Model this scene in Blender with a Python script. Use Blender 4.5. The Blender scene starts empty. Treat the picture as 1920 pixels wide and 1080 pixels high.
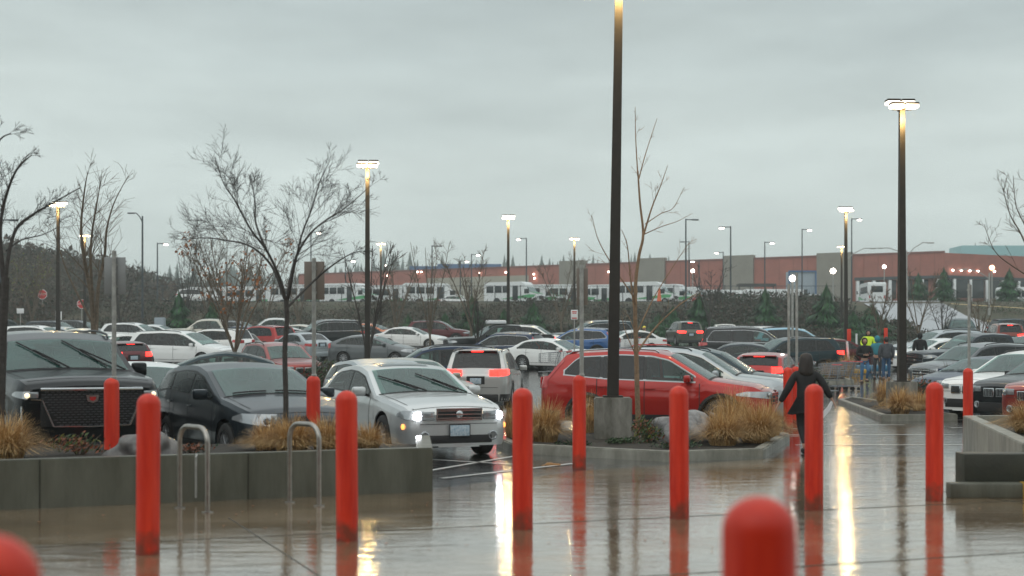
import bpy, bmesh, math, random
from mathutils import Vector, Matrix, Euler
S = bpy.context.scene
COL = S.collection
R = math.radians
rnd = random.Random(7)

# ---------------------------------------------------------------- camera
FPX = 2667.0; CH = 1.65; HZ = 656.0
cam_d = bpy.data.cameras.new('camera'); cam = bpy.data.objects.new('camera', cam_d); COL.objects.link(cam)
cam.location = (0, 0, CH); cam.rotation_euler = (R(90), 0, 0)
cam_d.sensor_width = 36; cam_d.lens = 50.0
cam_d.shift_y = (HZ-540)/1920.0
cam_d.clip_start = 0.2; cam_d.clip_end = 4000
cam_d.dof.use_dof = True; cam_d.dof.focus_distance = 34; cam_d.dof.aperture_fstop = 1.7
S.camera = cam
# ---------------------------------------------------------------- world
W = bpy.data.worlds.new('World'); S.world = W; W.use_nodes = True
nt = W.node_tree; nt.nodes.clear()
def N(t, **k):
    n = nt.nodes.new(t)
    for a, v in k.items(): setattr(n, a, v)
    return n
wo = N('ShaderNodeOutputWorld'); bgn = N('ShaderNodeBackground'); sky = N('ShaderNodeTexSky', sky_type='NISHITA', sun_disc=False)
sky.sun_elevation = R(38); sky.sun_rotation = R(150); sky.air_density = 1.6; sky.dust_density = 4
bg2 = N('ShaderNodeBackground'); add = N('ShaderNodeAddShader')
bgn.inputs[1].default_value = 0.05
tc = N('ShaderNodeTexCoord'); sep = N('ShaderNodeSeparateXYZ'); nt.links.new(tc.outputs['Generated'], sep.inputs[0])
mp = N('ShaderNodeMapping'); mp.inputs['Scale'].default_value = (1.0, 1.0, 4.5); nt.links.new(tc.outputs['Generated'], mp.inputs[0])
nz = N('ShaderNodeTexNoise'); nz.inputs['Scale'].default_value = 2.1; nz.inputs['Detail'].default_value = 4; nz.inputs['Roughness'].default_value = .5
nt.links.new(mp.outputs[0], nz.inputs[0])
m1 = N('ShaderNodeMath', operation='MULTIPLY_ADD'); nt.links.new(nz.outputs[0], m1.inputs[0]); m1.inputs[1].default_value = .24; m1.inputs[2].default_value = -.12
m2 = N('ShaderNodeMath', operation='ADD'); nt.links.new(sep.outputs[2], m2.inputs[0]); nt.links.new(m1.outputs[0], m2.inputs[1])
rp = N('ShaderNodeValToRGB'); cr = rp.color_ramp; nt.links.new(m2.outputs[0], rp.inputs[0])
cr.interpolation = 'B_SPLINE'
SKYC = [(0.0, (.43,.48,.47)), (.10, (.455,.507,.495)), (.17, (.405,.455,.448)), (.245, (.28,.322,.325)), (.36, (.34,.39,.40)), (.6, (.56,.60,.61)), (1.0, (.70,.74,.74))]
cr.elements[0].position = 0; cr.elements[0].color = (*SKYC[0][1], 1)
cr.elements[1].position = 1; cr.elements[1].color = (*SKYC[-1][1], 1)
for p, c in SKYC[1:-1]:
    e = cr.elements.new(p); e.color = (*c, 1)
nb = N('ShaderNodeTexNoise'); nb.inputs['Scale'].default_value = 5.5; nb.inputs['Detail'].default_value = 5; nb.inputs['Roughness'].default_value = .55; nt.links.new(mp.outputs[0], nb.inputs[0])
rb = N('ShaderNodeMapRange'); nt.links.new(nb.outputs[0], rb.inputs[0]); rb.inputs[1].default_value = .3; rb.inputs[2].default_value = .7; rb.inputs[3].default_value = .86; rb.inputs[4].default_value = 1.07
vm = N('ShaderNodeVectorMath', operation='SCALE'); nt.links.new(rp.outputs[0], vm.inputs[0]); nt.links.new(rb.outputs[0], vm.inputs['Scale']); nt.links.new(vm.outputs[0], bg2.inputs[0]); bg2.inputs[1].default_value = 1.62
nt.links.new(sky.outputs[0], bgn.inputs[0])
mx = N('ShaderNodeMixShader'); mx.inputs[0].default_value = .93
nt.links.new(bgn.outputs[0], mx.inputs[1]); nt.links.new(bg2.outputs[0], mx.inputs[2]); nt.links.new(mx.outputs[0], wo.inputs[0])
sd = bpy.data.lights.new('sun', 'SUN'); sd.energy = .5; sd.angle = R(60); sd.color = (1, .96, .9)
so = bpy.data.objects.new('sun', sd); COL.objects.link(so); so.rotation_euler = (R(52), 0, R(-30))
S.view_settings.view_transform = 'Standard'; S.view_settings.look = 'None'; S.view_settings.exposure = 0.18; S.view_settings.gamma = 1
S.render.engine = 'CYCLES'
S.cycles.max_bounces = 7; S.cycles.sample_clamp_indirect = 6; S.cycles.transparent_max_bounces = 10

# ---------------------------------------------------------------- terrain height
def lerp_pts(t, pts):
    if t <= pts[0][0]: return pts[0][1]
    for (a, u), (b, v) in zip(pts, pts[1:]):
        if t <= b: return u+(v-u)*(t-a)/(b-a)
    return pts[-1][1]
def smooth(a, b, x):
    t = min(1, max(0, (x-a)/(b-a))); return t*t*(3-2*t)
LOT = [(43, 0), (56, .36), (70, .9), (85, 1.42), (100, 1.95), (122, 2.65), (130, 2.9), (135, 3.1), (163, 7.2), (168, 7.3), (330, 7.6), (600, 20), (900, 38), (1400, 50)]
def g(x, y):
    z = lerp_pts(y, LOT)
    if y > 140: z += 9.3*smooth(-46, -84, x)*smooth(150, 225, y)*(1-.5*smooth(260, 500, y))
    return z
def XD(px, D): return (px-960)*D/FPX
def ZD(py, D): return CH-(py-HZ)*D/FPX

# ---------------------------------------------------------------- materials
MATS = {}
def mat(name, col, rough=.6, metal=0., coat=0., var=.0, vscale=4., bump=0., bscale=30., emis=None, estr=0., spec=None, col2=None, stretch=None):
    if name in MATS: return MATS[name]
    m = bpy.data.materials.new(name); m.use_nodes = True; t = m.node_tree; b = t.nodes['Principled BSDF']; MATS[name] = m
    b.inputs['Base Color'].default_value = (*col, 1); b.inputs['Roughness'].default_value = rough; b.inputs['Metallic'].default_value = metal
    b.inputs['Coat Weight'].default_value = coat; b.inputs['Coat Roughness'].default_value = .06
    if spec is not None: b.inputs['Specular IOR Level'].default_value = spec
    if emis: b.inputs['Emission Color'].default_value = (*emis, 1); b.inputs['Emission Strength'].default_value = estr
    if var or bump or col2:
        c = t.nodes.new('ShaderNodeTexCoord'); mpn = t.nodes.new('ShaderNodeMapping'); t.links.new(c.outputs['Object'], mpn.inputs[0])
        if stretch: mpn.inputs['Scale'].default_value = stretch
    if var or col2:
        n = t.nodes.new('ShaderNodeTexNoise'); n.inputs['Scale'].default_value = vscale; n.inputs['Detail'].default_value = 5; n.inputs['Roughness'].default_value = .65
        t.links.new(mpn.outputs[0], n.inputs[0])
        r = t.nodes.new('ShaderNodeValToRGB'); t.links.new(n.outputs[0], r.inputs[0])
        c2 = col2 or tuple(min(1, x*(1+var)) for x in col); c1 = col if col2 else tuple(x*(1-var) for x in col)
        r.color_ramp.elements[0].position = .33; r.color_ramp.elements[1].position = .67
        r.color_ramp.elements[0].color = (*c1, 1); r.color_ramp.elements[1].color = (*c2, 1)
        t.links.new(r.outputs[0], b.inputs['Base Color'])
    if bump:
        n2 = t.nodes.new('ShaderNodeTexNoise'); n2.inputs['Scale'].default_value = bscale; n2.inputs['Detail'].default_value = 3
        t.links.new(mpn.outputs[0], n2.inputs[0])
        bp = t.nodes.new('ShaderNodeBump'); bp.inputs['Strength'].default_value = bump; bp.inputs['Distance'].default_value = .01
        t.links.new(n2.outputs[0], bp.inputs['Height']); t.links.new(bp.outputs[0], b.inputs['Normal'])
    return m
def paint(name, col, metal=.3, rough=.28):
    return mat('paint_'+name, col, rough, metal, coat=.75 if max(col) > .12 else .5, bump=.16, bscale=90., spec=.18)
def wet(name, c1, c2, sc, r0, r1, ripple, joints=None):
    m = bpy.data.materials.new(name); m.use_nodes = True; t = m.node_tree; b = t.nodes['Principled BSDF']; L = t.links.new
    c = t.nodes.new('ShaderNodeTexCoord')
    def noise(scale, det=5, st=None, rough=.6):
        n = t.nodes.new('ShaderNodeTexNoise'); n.inputs['Scale'].default_value = scale; n.inputs['Detail'].default_value = det; n.inputs['Roughness'].default_value = rough
        if st:
            mpn = t.nodes.new('ShaderNodeMapping'); mpn.inputs['Scale'].default_value = st; L(c.outputs['Object'], mpn.inputs[0]); L(mpn.outputs[0], n.inputs[0])
        else: L(c.outputs['Object'], n.inputs[0])
        return n
    def ramp(src, a, b_, ca, cb):
        r = t.nodes.new('ShaderNodeValToRGB'); L(src, r.inputs[0]); e = r.color_ramp.elements
        e[0].position = a; e[1].position = b_; e[0].color = (*ca, 1); e[1].color = (*cb, 1); return r.outputs[0]
    n1 = noise(sc); nf = noise(sc*40, 3)
    col = ramp(n1.outputs[0], .35, .65, c1, c2)
    mm = t.nodes.new('ShaderNodeMix'); mm.data_type = 'RGBA'; mm.blend_type = 'MULTIPLY'; mm.inputs[0].default_value = .6
    L(col, mm.inputs[6]); L(ramp(nf.outputs[0], .3, .7, (.55,.55,.55), (1.25,1.25,1.25)), mm.inputs[7]); L(mm.outputs[2], b.inputs['Base Color'])
    n2 = noise(.8, 6, (.7, 1.2, 1)); rr = ramp(n2.outputs[0], .38, .62, (r0,)*3, (r1,)*3); L(rr, b.inputs['Roughness'])
    b.inputs['IOR'].default_value = 1.6; b.inputs['Coat Weight'].default_value = .7; b.inputs['Coat Roughness'].default_value = .03; b.inputs['Coat IOR'].default_value = 1.45
    b1 = t.nodes.new('ShaderNodeBump'); b1.inputs['Strength'].default_value = ripple; b1.inputs['Distance'].default_value = .02
    n3 = noise(2.8, 4, (.6, 1.7, 1)); L(n3.outputs[0], b1.inputs['Height'])
    b2 = t.nodes.new('ShaderNodeBump'); b2.inputs['Strength'].default_value = ripple*.55; b2.inputs['Distance'].default_value = .004
    n4 = noise(26, 3); L(n4.outputs[0], b2.inputs['Height']); L(b1.outputs[0], b2.inputs['Normal'])
    L(b2.outputs[0], b.inputs['Normal'])
    L(b2.outputs[0], b.inputs['Coat Normal'])
    MATS[name] = m; return m
wet('wet_concrete', (.155,.100,.055), (.28,.195,.115), .7, .02, .20, .30)
wet('wet_asphalt', (.028,.028,.03), (.06,.058,.056), .5, .05, .17, .6)
M_ = MATS
mat('underbody', (.012,.012,.013), .7)
mat('black_plastic', (.018,.019,.02), .45)
mat('car_glass', (.012,.026,.026), .05, 0, coat=.5, bump=.12, bscale=70)
mat('glass_light', (.045,.105,.095), .06, 0, coat=.5, bump=.12, bscale=70)
def glass(name, tint, fog, fcol, extra=.05):
    m = bpy.data.materials.new(name); m.use_nodes = True; t = m.node_tree; t.nodes.clear(); L = t.links.new; MATS[name] = m
    o = t.nodes.new('ShaderNodeOutputMaterial'); tr = t.nodes.new('ShaderNodeBsdfTransparent'); tr.inputs[0].default_value = (*tint, 1)
    gl = t.nodes.new('ShaderNodeBsdfGlossy'); gl.inputs['Roughness'].default_value = .04; df = t.nodes.new('ShaderNodeBsdfDiffuse'); df.inputs[0].default_value = (*fcol, 1)
    fr = t.nodes.new('ShaderNodeFresnel'); fr.inputs[0].default_value = 1.55; c = t.nodes.new('ShaderNodeTexCoord'); n = t.nodes.new('ShaderNodeTexNoise'); n.inputs['Scale'].default_value = 2.2; n.inputs['Detail'].default_value = 5; L(c.outputs['Object'], n.inputs[0])
    n2 = t.nodes.new('ShaderNodeTexNoise'); n2.inputs['Scale'].default_value = 80; L(c.outputs['Object'], n2.inputs[0]); bp = t.nodes.new('ShaderNodeBump'); bp.inputs['Strength'].default_value = .12; bp.inputs['Distance'].default_value = .01; L(n2.outputs[0], bp.inputs['Height']); L(bp.outputs[0], gl.inputs['Normal'])
    mr = t.nodes.new('ShaderNodeMapRange'); L(n.outputs[0], mr.inputs[0]); mr.inputs[1].default_value = .3; mr.inputs[2].default_value = .7; mr.inputs[3].default_value = fog*.6; mr.inputs[4].default_value = fog*1.35
    m1 = t.nodes.new('ShaderNodeMixShader'); L(mr.outputs[0], m1.inputs[0]); L(tr.outputs[0], m1.inputs[1]); L(df.outputs[0], m1.inputs[2])
    a = t.nodes.new('ShaderNodeMath'); a.operation = 'ADD'; a.use_clamp = True; L(fr.outputs[0], a.inputs[0]); a.inputs[1].default_value = extra
    m2 = t.nodes.new('ShaderNodeMixShader'); L(a.outputs[0], m2.inputs[0]); L(m1.outputs[0], m2.inputs[1]); L(gl.outputs[0], m2.inputs[2]); L(m2.outputs[0], o.inputs[0])
glass('side_glass', (.42,.56,.52), .03, (.12,.22,.20), .0); glass('front_glass', (.42,.66,.60), .19, (.13,.33,.29), .03); glass('dark_glass', (.07,.11,.115), .02, (.12,.2,.2), .0)
mat('seat_cloth', (.035,.036,.038), .8); mat('seat_tan', (.22,.17,.12), .8)
mat('front_warm', (1,1,1), .3, emis=(1,.75,.4), estr=1.3); mat('rock_dark', (.075,.07,.07), .6, col2=(.19,.18,.17), vscale=6, bump=1, bscale=9, coat=.2)
mat('chrome', (.62,.64,.65), .22, 1)
mat('chrome_trim', (.34,.35,.36), .35, .9)
mat('rim_metal', (.45,.46,.47), .3, .9)
mat('rubber', (.014,.014,.014), .65, bump=.3, bscale=50)
mat('lamp_glass', (.34,.36,.37), .08, .5, coat=1)
mat('amber', (.7,.16,.02), .2, coat=1)
mat('lamp_on', (1,1,1), .3, emis=(.93,.95,1), estr=24)
mat('amber_on', (.8,.2,.02), .3, emis=(1,.35,.08), estr=2.2)
mat('tail_glass', (.42,.012,.012), .15, coat=1)
mat('tail_on', (.8,.02,.02), .3, emis=(1,.025,.018), estr=4.5)
mat('plate', (.55,.6,.62), .5, col2=(.2,.32,.42), vscale=30)
mat('concrete', (.066,.068,.048), .55, col2=(.125,.127,.098), vscale=2.6, bump=.4, bscale=25, coat=.15, stretch=(1.3,1.3,.28))
mat('concrete_light', (.15,.148,.12), .5, col2=(.31,.305,.26), vscale=3.4, bump=.5, bscale=22, coat=.2, stretch=(1,1,.4))
mat('concrete_dark', (.024,.026,.016), .5, var=.3, vscale=2.5, bump=.3, bscale=25)
mat('plinth', (.065,.062,.045), .7, col2=(.25,.24,.21), vscale=4, bump=.4, bscale=20, stretch=(1,1,.35))
mat('bollard_red', (.50,.016,.003), .45, bump=.15, bscale=40, coat=.08, spec=.35, col2=(.70,.045,.014), vscale=2.2, stretch=(5,5,.55))
_b = M_['bollard_red'].node_tree; _p = _b.nodes['Principled BSDF']; _c = _b.nodes.new('ShaderNodeTexCoord'); _s = _b.nodes.new('ShaderNodeSeparateXYZ'); _b.links.new(_c.outputs['Object'], _s.inputs[0])
_n = _b.nodes.new('ShaderNodeTexNoise'); _n.inputs['Scale'].default_value = 9; _n.inputs['Detail'].default_value = 6; _b.links.new(_c.outputs['Object'], _n.inputs[0])
_m = _b.nodes.new('ShaderNodeMath'); _m.operation = 'MULTIPLY_ADD'; _b.links.new(_n.outputs[0], _m.inputs[0]); _m.inputs[1].default_value = .55; _b.links.new(_s.outputs[2], _m.inputs[2])
_r = _b.nodes.new('ShaderNodeMapRange'); _b.links.new(_m.outputs[0], _r.inputs[0]); _r.inputs[1].default_value = .30; _r.inputs[2].default_value = .48; _r.inputs[3].default_value = .75; _r.inputs[4].default_value = 0
_x = _b.nodes.new('ShaderNodeMix'); _x.data_type = 'RGBA'; _l = _p.inputs['Base Color'].links[0].from_socket; _b.links.new(_r.outputs[0], _x.inputs[0]); _b.links.new(_l, _x.inputs[6]); _x.inputs[7].default_value = (.09, .045, .025, 1); _b.links.new(_x.outputs[2], _p.inputs['Base Color'])
mat('galv', (.34,.34,.32), .5, .5, var=.2, vscale=15)
mat('steel_pipe', (.36,.34,.31), .3, .85, var=.15, vscale=12)
mat('bronze', (.022,.018,.014), .55, .2, var=.2, vscale=6, bump=.1)
mat('pole_dark', (.05,.06,.068), .5, .3)
mat('lamp_emit', (1,1,1), .3, emis=(1,.86,.66), estr=3.2)
mat('lamp_small', (1,1,1), .3, emis=(1,.86,.74), estr=12)
mat('soil', (.022,.017,.011), .9, var=.5, vscale=8, bump=1, bscale=18)
mat('grass_gold', (.48,.285,.10), .7); mat('grass_tan', (.66,.47,.23), .7); mat('grass_dark', (.26,.13,.04), .8)
mat('leaf_green', (.035,.075,.022), .6); mat('leaf_dark', (.016,.038,.018), .65); mat('leaf_yellow', (.16,.17,.03), .6); mat('leaf_orange', (.27,.10,.03), .6); mat('leaf_red', (.2,.06,.025), .6)
mat('needle', (.007,.055,.012), .7); mat('needle_light', (.02,.10,.02), .7)
mat('brush_brown', (.058,.040,.027), .85); mat('brush_grey', (.066,.055,.044), .85); mat('brush_green', (.026,.036,.018), .85)
mat('bark_dark', (.045,.04,.036), .8, var=.35, vscale=20, bump=.6, bscale=40)
mat('bark_light', (.23,.15,.09), .75, var=.3, vscale=15, bump=.5, bscale=40)
mat('bark_mid', (.11,.085,.06), .8, var=.3, vscale=15, bump=.5, bscale=40)
mat('far_tree', (.03,.045,.035), .9)
mat('rock', (.08,.078,.08), .6, col2=(.27,.27,.27), vscale=7, bump=1, bscale=14, coat=.2)
mat('grassland', (.035,.045,.018), .9, col2=(.075,.05,.028), vscale=.35, bump=1, bscale=3)
mat('hill_brown', (.06,.040,.026), .9, col2=(.085,.052,.03), vscale=.12, bump=1, bscale=1)
mat('white_line', (.55,.55,.53), .35, var=.15, vscale=6, coat=.3)
mat('yellow_line', (.55,.33,.04), .4, var=.15, vscale=6, coat=.3)
mat('bus_white', (.72,.74,.74), .4, coat=.4, var=.06)
mat('bus_green', (.06,.33,.12), .4, coat=.4)
mat('bus_lime', (.32,.45,.08), .4, coat=.4)
mat('window_dark', (.018,.022,.025), .12)
mat('brick_red', (.33,.115,.085), .8, var=.12, vscale=.5)
mat('wall_grey', (.24,.225,.19), .8, var=.08, vscale=.5)
mat('wall_pale', (.34,.32,.26), .8, var=.08, vscale=.5)
mat('blue_trim', (.05,.13,.27), .5); mat('dock_grey', (.28,.33,.37), .6)
mat('skin', (.42,.24,.17), .5); mat('hair_black', (.016,.010,.007), .5, bump=1, bscale=14, stretch=(3,3,.4)); mat('cloth_black', (.005,.005,.006), .75, bump=1, bscale=9); mat('black_chrome', (.16,.17,.18), .35, .9); mat('denim', (.05,.13,.24), .85, var=.25, vscale=8)
mat('denim_dark', (.03,.08,.16), .85, var=.25, vscale=8); mat('cloth_grey', (.06,.065,.075), .85, var=.2, vscale=10); mat('hivis', (.62,.85,.03), .6, emis=(.6,.85,.03), estr=.0)
mat('cloth_teal', (.03,.2,.25), .8); mat('cap_yellow', (.75,.62,.08), .7); mat('shoe', (.06,.035,.025), .6); mat('bag_white', (.72,.73,.75), .5)
mat('cart_red', (.5,.03,.02), .4); mat('wire', (.22,.23,.24), .35, .8)
mat('cooler_blue', (.04,.17,.28), .5); mat('sign_back', (.24,.25,.25), .5, .3, var=.1); mat('sign_tan', (.20,.17,.145), .6, .2)
mat('sign_white', (.7,.7,.7), .5); mat('sign_red', (.5,.03,.03), .5); mat('cone_orange', (.75,.14,.04), .5)
mat('wood', (.13,.07,.04), .8, var=.3)
def V(*a): return Vector(a)

# ---------------------------------------------------------------- object helpers
def obj(name, mesh, parent=None, mats=None, loc=None):
    o = bpy.data.objects.new(name, mesh); COL.objects.link(o)
    if parent is not None: o.parent = parent
    if loc is not None: o.location = loc
    if mats:
        for m in mats: mesh.materials.append(M_[m] if isinstance(m, str) else m)
    return o
def bm_mesh(bm, name, smooth=True, angle=35):
    me = bpy.data.meshes.new(name); bm.normal_update(); bm.to_mesh(me); bm.free()
    if smooth:
        me.polygons.foreach_set('use_smooth', [True]*len(me.polygons)); me.set_sharp_from_angle(angle=R(angle))
    return me
def bobj(name, bm, m, parent=None, loc=None, smooth=True, angle=35):
    if not isinstance(m, (list, tuple)): m = [m]
    return obj(name, bm_mesh(bm, name, smooth, angle), parent, m, loc)
def tag(o, label=None, cat=None, group=None, kind=None):
    if label: o['label'] = label
    if cat: o['category'] = cat
    if group: o['group'] = group
    if kind: o['kind'] = kind
    return o
def empty(name, loc, rz, label, cat, group=None):
    o = bpy.data.objects.new(name, None); COL.objects.link(o); o.empty_display_size = .1
    o.location = loc; o.rotation_euler = (0, 0, rz); return tag(o, label, cat, group)
def box(bm, c, s, bev=0., mi=0, rot=None):
    r = bmesh.ops.create_cube(bm, size=1)['verts']
    mtx = Matrix.Translation(Vector(c)) @ (rot.to_4x4() if rot else Matrix.Identity(4)) @ Matrix.Diagonal((*s, 1))
    bmesh.ops.transform(bm, matrix=mtx, verts=r)
    fs = set(f for v in r for f in v.link_faces)
    if bev > 0:
        es = list(set(e for v in r for e in v.link_edges))
        out = bmesh.ops.bevel(bm, geom=es, offset=bev, segments=2, affect='EDGES', profile=.5)
        fs = set(out['faces']) | set(f for v in out['verts'] for f in v.link_faces)
    for f in fs:
        if f.is_valid: f.material_index = mi
def tube(bm, pts, rad, n=6, mi=0, cap=True):
    pts = [Vector(p) for p in pts]; rings = []
    if not isinstance(rad, (list, tuple)): rad = [rad]*len(pts)
    up = None
    for i, p in enumerate(pts):
        d = (pts[min(i+1, len(pts)-1)]-pts[max(i-1, 0)])
        if d.length < 1e-9: d = Vector((0, 0, 1))
        d.normalize()
        if up is None:
            a = Vector((0, 0, 1)) if abs(d.z) < .9 else Vector((1, 0, 0))
            up = (a-d*a.dot(d)).normalized()
        else:
            up = up-d*up.dot(d); up = up.normalized() if up.length > 1e-6 else d.orthogonal().normalized()
        s = d.cross(up)
        rings.append([bm.verts.new(p+(up*math.cos(2*math.pi*k/n)+s*math.sin(2*math.pi*k/n))*rad[i]) for k in range(n)])
    for a, b in zip(rings, rings[1:]):
        for k in range(n):
            f = bm.faces.new((a[k], a[(k+1) % n], b[(k+1) % n], b[k])); f.material_index = mi
    if cap:
        f = bm.faces.new(list(reversed(rings[0]))); f.material_index = mi
        f = bm.faces.new(rings[-1]); f.material_index = mi
def lathe(bm, prof, c=(0, 0, 0), n=24, axis='z', mi=0):
    c = Vector(c); rings = []
    for r, h in prof:
        if r < 1e-6:
            v = (0, 0, h) if axis == 'z' else (h, 0, 0); rings.append([bm.verts.new(c+Vector(v))])
        else:
            ring = []
            for k in range(n):
                a = 2*math.pi*k/n
                v = (r*math.cos(a), r*math.sin(a), h) if axis == 'z' else (h, r*math.cos(a), r*math.sin(a))
                ring.append(bm.verts.new(c+Vector(v)))
            rings.append(ring)
    for a, b in zip(rings, rings[1:]):
        if len(a) == 1 and len(b) == 1: continue
        for k in range(n):
            if len(a) == 1: vs = (a[0], b[(k+1) % n], b[k])
            elif len(b) == 1: vs = (a[k], a[(k+1) % n], b[0])
            else: vs = (a[k], a[(k+1) % n], b[(k+1) % n], b[k])
            f = bm.faces.new(vs); f.material_index = mi
def prism(bm, poly, z0, z1, mi=0, top_mi=None, zf=None):
    b = [bm.verts.new((x, y, z0 if zf is None else z0+zf(x, y))) for x, y in poly]; t = [bm.verts.new((x, y, z1 if zf is None else z1+zf(x, y))) for x, y in poly]
    n = len(poly)
    for i in range(n):
        f = bm.faces.new((b[i], b[(i+1) % n], t[(i+1) % n], t[i])); f.material_index = mi
    f = bm.faces.new(t); f.material_index = mi if top_mi is None else top_mi
    f = bm.faces.new(list(reversed(b))); f.material_index = mi
    bmesh.ops.recalc_face_normals(bm, faces=bm.faces[:])
def sheet(name, x0, x1, y0, y1, nx, ys, m, dz, kind='structure', hf=g):
    bm = bmesh.new(); rows = []
    for y in ys:
        rows.append([bm.verts.new((x0+(x1-x0)*i/nx, y, hf(x0+(x1-x0)*i/nx, y)+dz)) for i in range(nx+1)])
    for a, b in zip(rows, rows[1:]):
        for i in range(nx): bm.faces.new((a[i], a[i+1], b[i+1], b[i]))
    o = bobj(name, bm, m, angle=60); tag(o, kind=kind); return o

# ---------------------------------------------------------------- ground
ybreaks = [-30, -5, 10, 23, 30, 43, 56, 70, 85, 100, 122, 130, 135, 142, 149, 156, 163, 168]+list(range(176, 330, 9))+[330, 400, 500, 600, 700, 800, 900, 1400]
sheet('ground', -420, 420, -30, 1400, 84, ybreaks, 'grassland', -.03)
sheet('parking_lot', -75, 75, 23, 130, 4, [y for y in ybreaks if 23 <= y <= 130], 'wet_asphalt', .0)
# plaza in front: concrete sheet, its far edge slants along the aisle
bm = bmesh.new()
vs = [bm.verts.new(p) for p in [(-40, -30, .004), (40, -30, .004), (40, 19.5, .004), (4.6, 22.0, .004), (1.0, 19.4, .004), (-.9, 16.9, .004), (-40, 16.9, .004)]]
bm.faces.new(vs); o = bobj('plaza', bm, 'wet_concrete'); tag(o, kind='structure')
bm = bmesh.new()
vs = [bm.verts.new(p) for p in [(-40, 16.0, .0), (40, 16.0, .0), (40, 23, .0), (-40, 23, .0)]]
bm.faces.new(vs); o = bobj('aisle', bm, 'wet_asphalt'); tag(o, kind='structure')
# joints in the plaza
bm = bmesh.new()
rj = Matrix.Rotation(R(21), 3, 'Z')
for k in range(-1, 4):
    c = rj @ Vector((0, 6.1+3.2*k, 0)); box(bm, (c.x, c.y, .0055), (26, .010, .003), 0, 0, rj)
for x in (-5.6, -1.6, 6.6):
    c = rj @ Vector((x+4, 8, 0)); box(bm, (c.x, c.y, .0055), (.010, 12, .003), 0, 0, rj)
bmesh.ops.delete(bm, geom=[v for v in bm.verts if v.co.y > 17.5 and v.co.x > 2], context='VERTS')
o = bobj('plaza_joints', bm, 'concrete_dark'); tag(o, kind='structure')
sheet('bus_lot', -60, 75, 167, 330, 4, [167, 168, 230, 330], mat('bus_asphalt', (.09,.09,.09), .5, var=.2), .05)
# ramp road to the upper lot
bm = bmesh.new(); prev = None
for (x0, x1, y) in [(41, 52, 171), (40.2, 49.5, 165), (39.5, 48.2, 156), (38.5, 47.5, 149), (37, 47.8, 142), (35.5, 49.5, 135), (34, 54, 130), (33, 62, 126), (33, 66, 120)]:
    row = [bm.verts.new((x0+(x1-x0)*i/6, y, max(g(40, y), 2.9)+.12)) for i in range(7)]
    if prev:
        for i in range(6): bm.faces.new((prev[i], prev[i+1], row[i+1], row[i]))
    prev = row
o = bobj('road', bm, mat('road_concrete', (.30,.30,.32), .35, var=.1, coat=.3)); tag(o, kind='structure')
# painted lines
def strip(bm, x0, y0, x1, y1, w, dz=.008):
    d = Vector((x1-x0, y1-y0, 0)).normalized(); p = Vector((-d.y, d.x, 0))*w/2
    vs = [bm.verts.new((a[0], a[1], g(a[0], a[1])+dz)) for a in (Vector((x0, y0, 0))-p, Vector((x1, y1, 0))-p, Vector((x1, y1, 0))+p, Vector((x0, y0, 0))+p)]
    bm.faces.new(vs)
bm = bmesh.new()
strip(bm, -1.2, 19.2, .3, 22.6, .1); strip(bm, -.9, 18.2, .9, 20.6, .1); strip(bm, -1.3, 21.4, .2, 20.3, .1)
for k in range(9):   # stall lines of the two rows beside the walkway
    x = 5.6+.8*k; y = 27.2+2.7*k
    if y < 43: strip(bm, x, y, x-4.6, y+1.4-2.8, .1)
    x = 8.9+.35*k; y = 27.0+3*k
    if y < 43: strip(bm, x, y, x+4.8, y+2.2, .1)
for y in (24.6, 27.6, 31.2, 36): strip(bm, 4.9, y, 8.6, y, .1)
strip(bm, -1.0, 25.6, 1.2, 30, .1); strip(bm, -.2, 30.5, -.2, 42, .1)
o = bobj('road_markings', bm, 'white_line'); tag(o, kind='structure')
bm = bmesh.new()
strip(bm, 48.2, 156.5, 58, 150, .5, .5); strip(bm, 47.8, 143, 62, 139, .4, .3)
o = bobj('yellow_curb_paint', bm, 'yellow_line'); tag(o, kind='structure')
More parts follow.
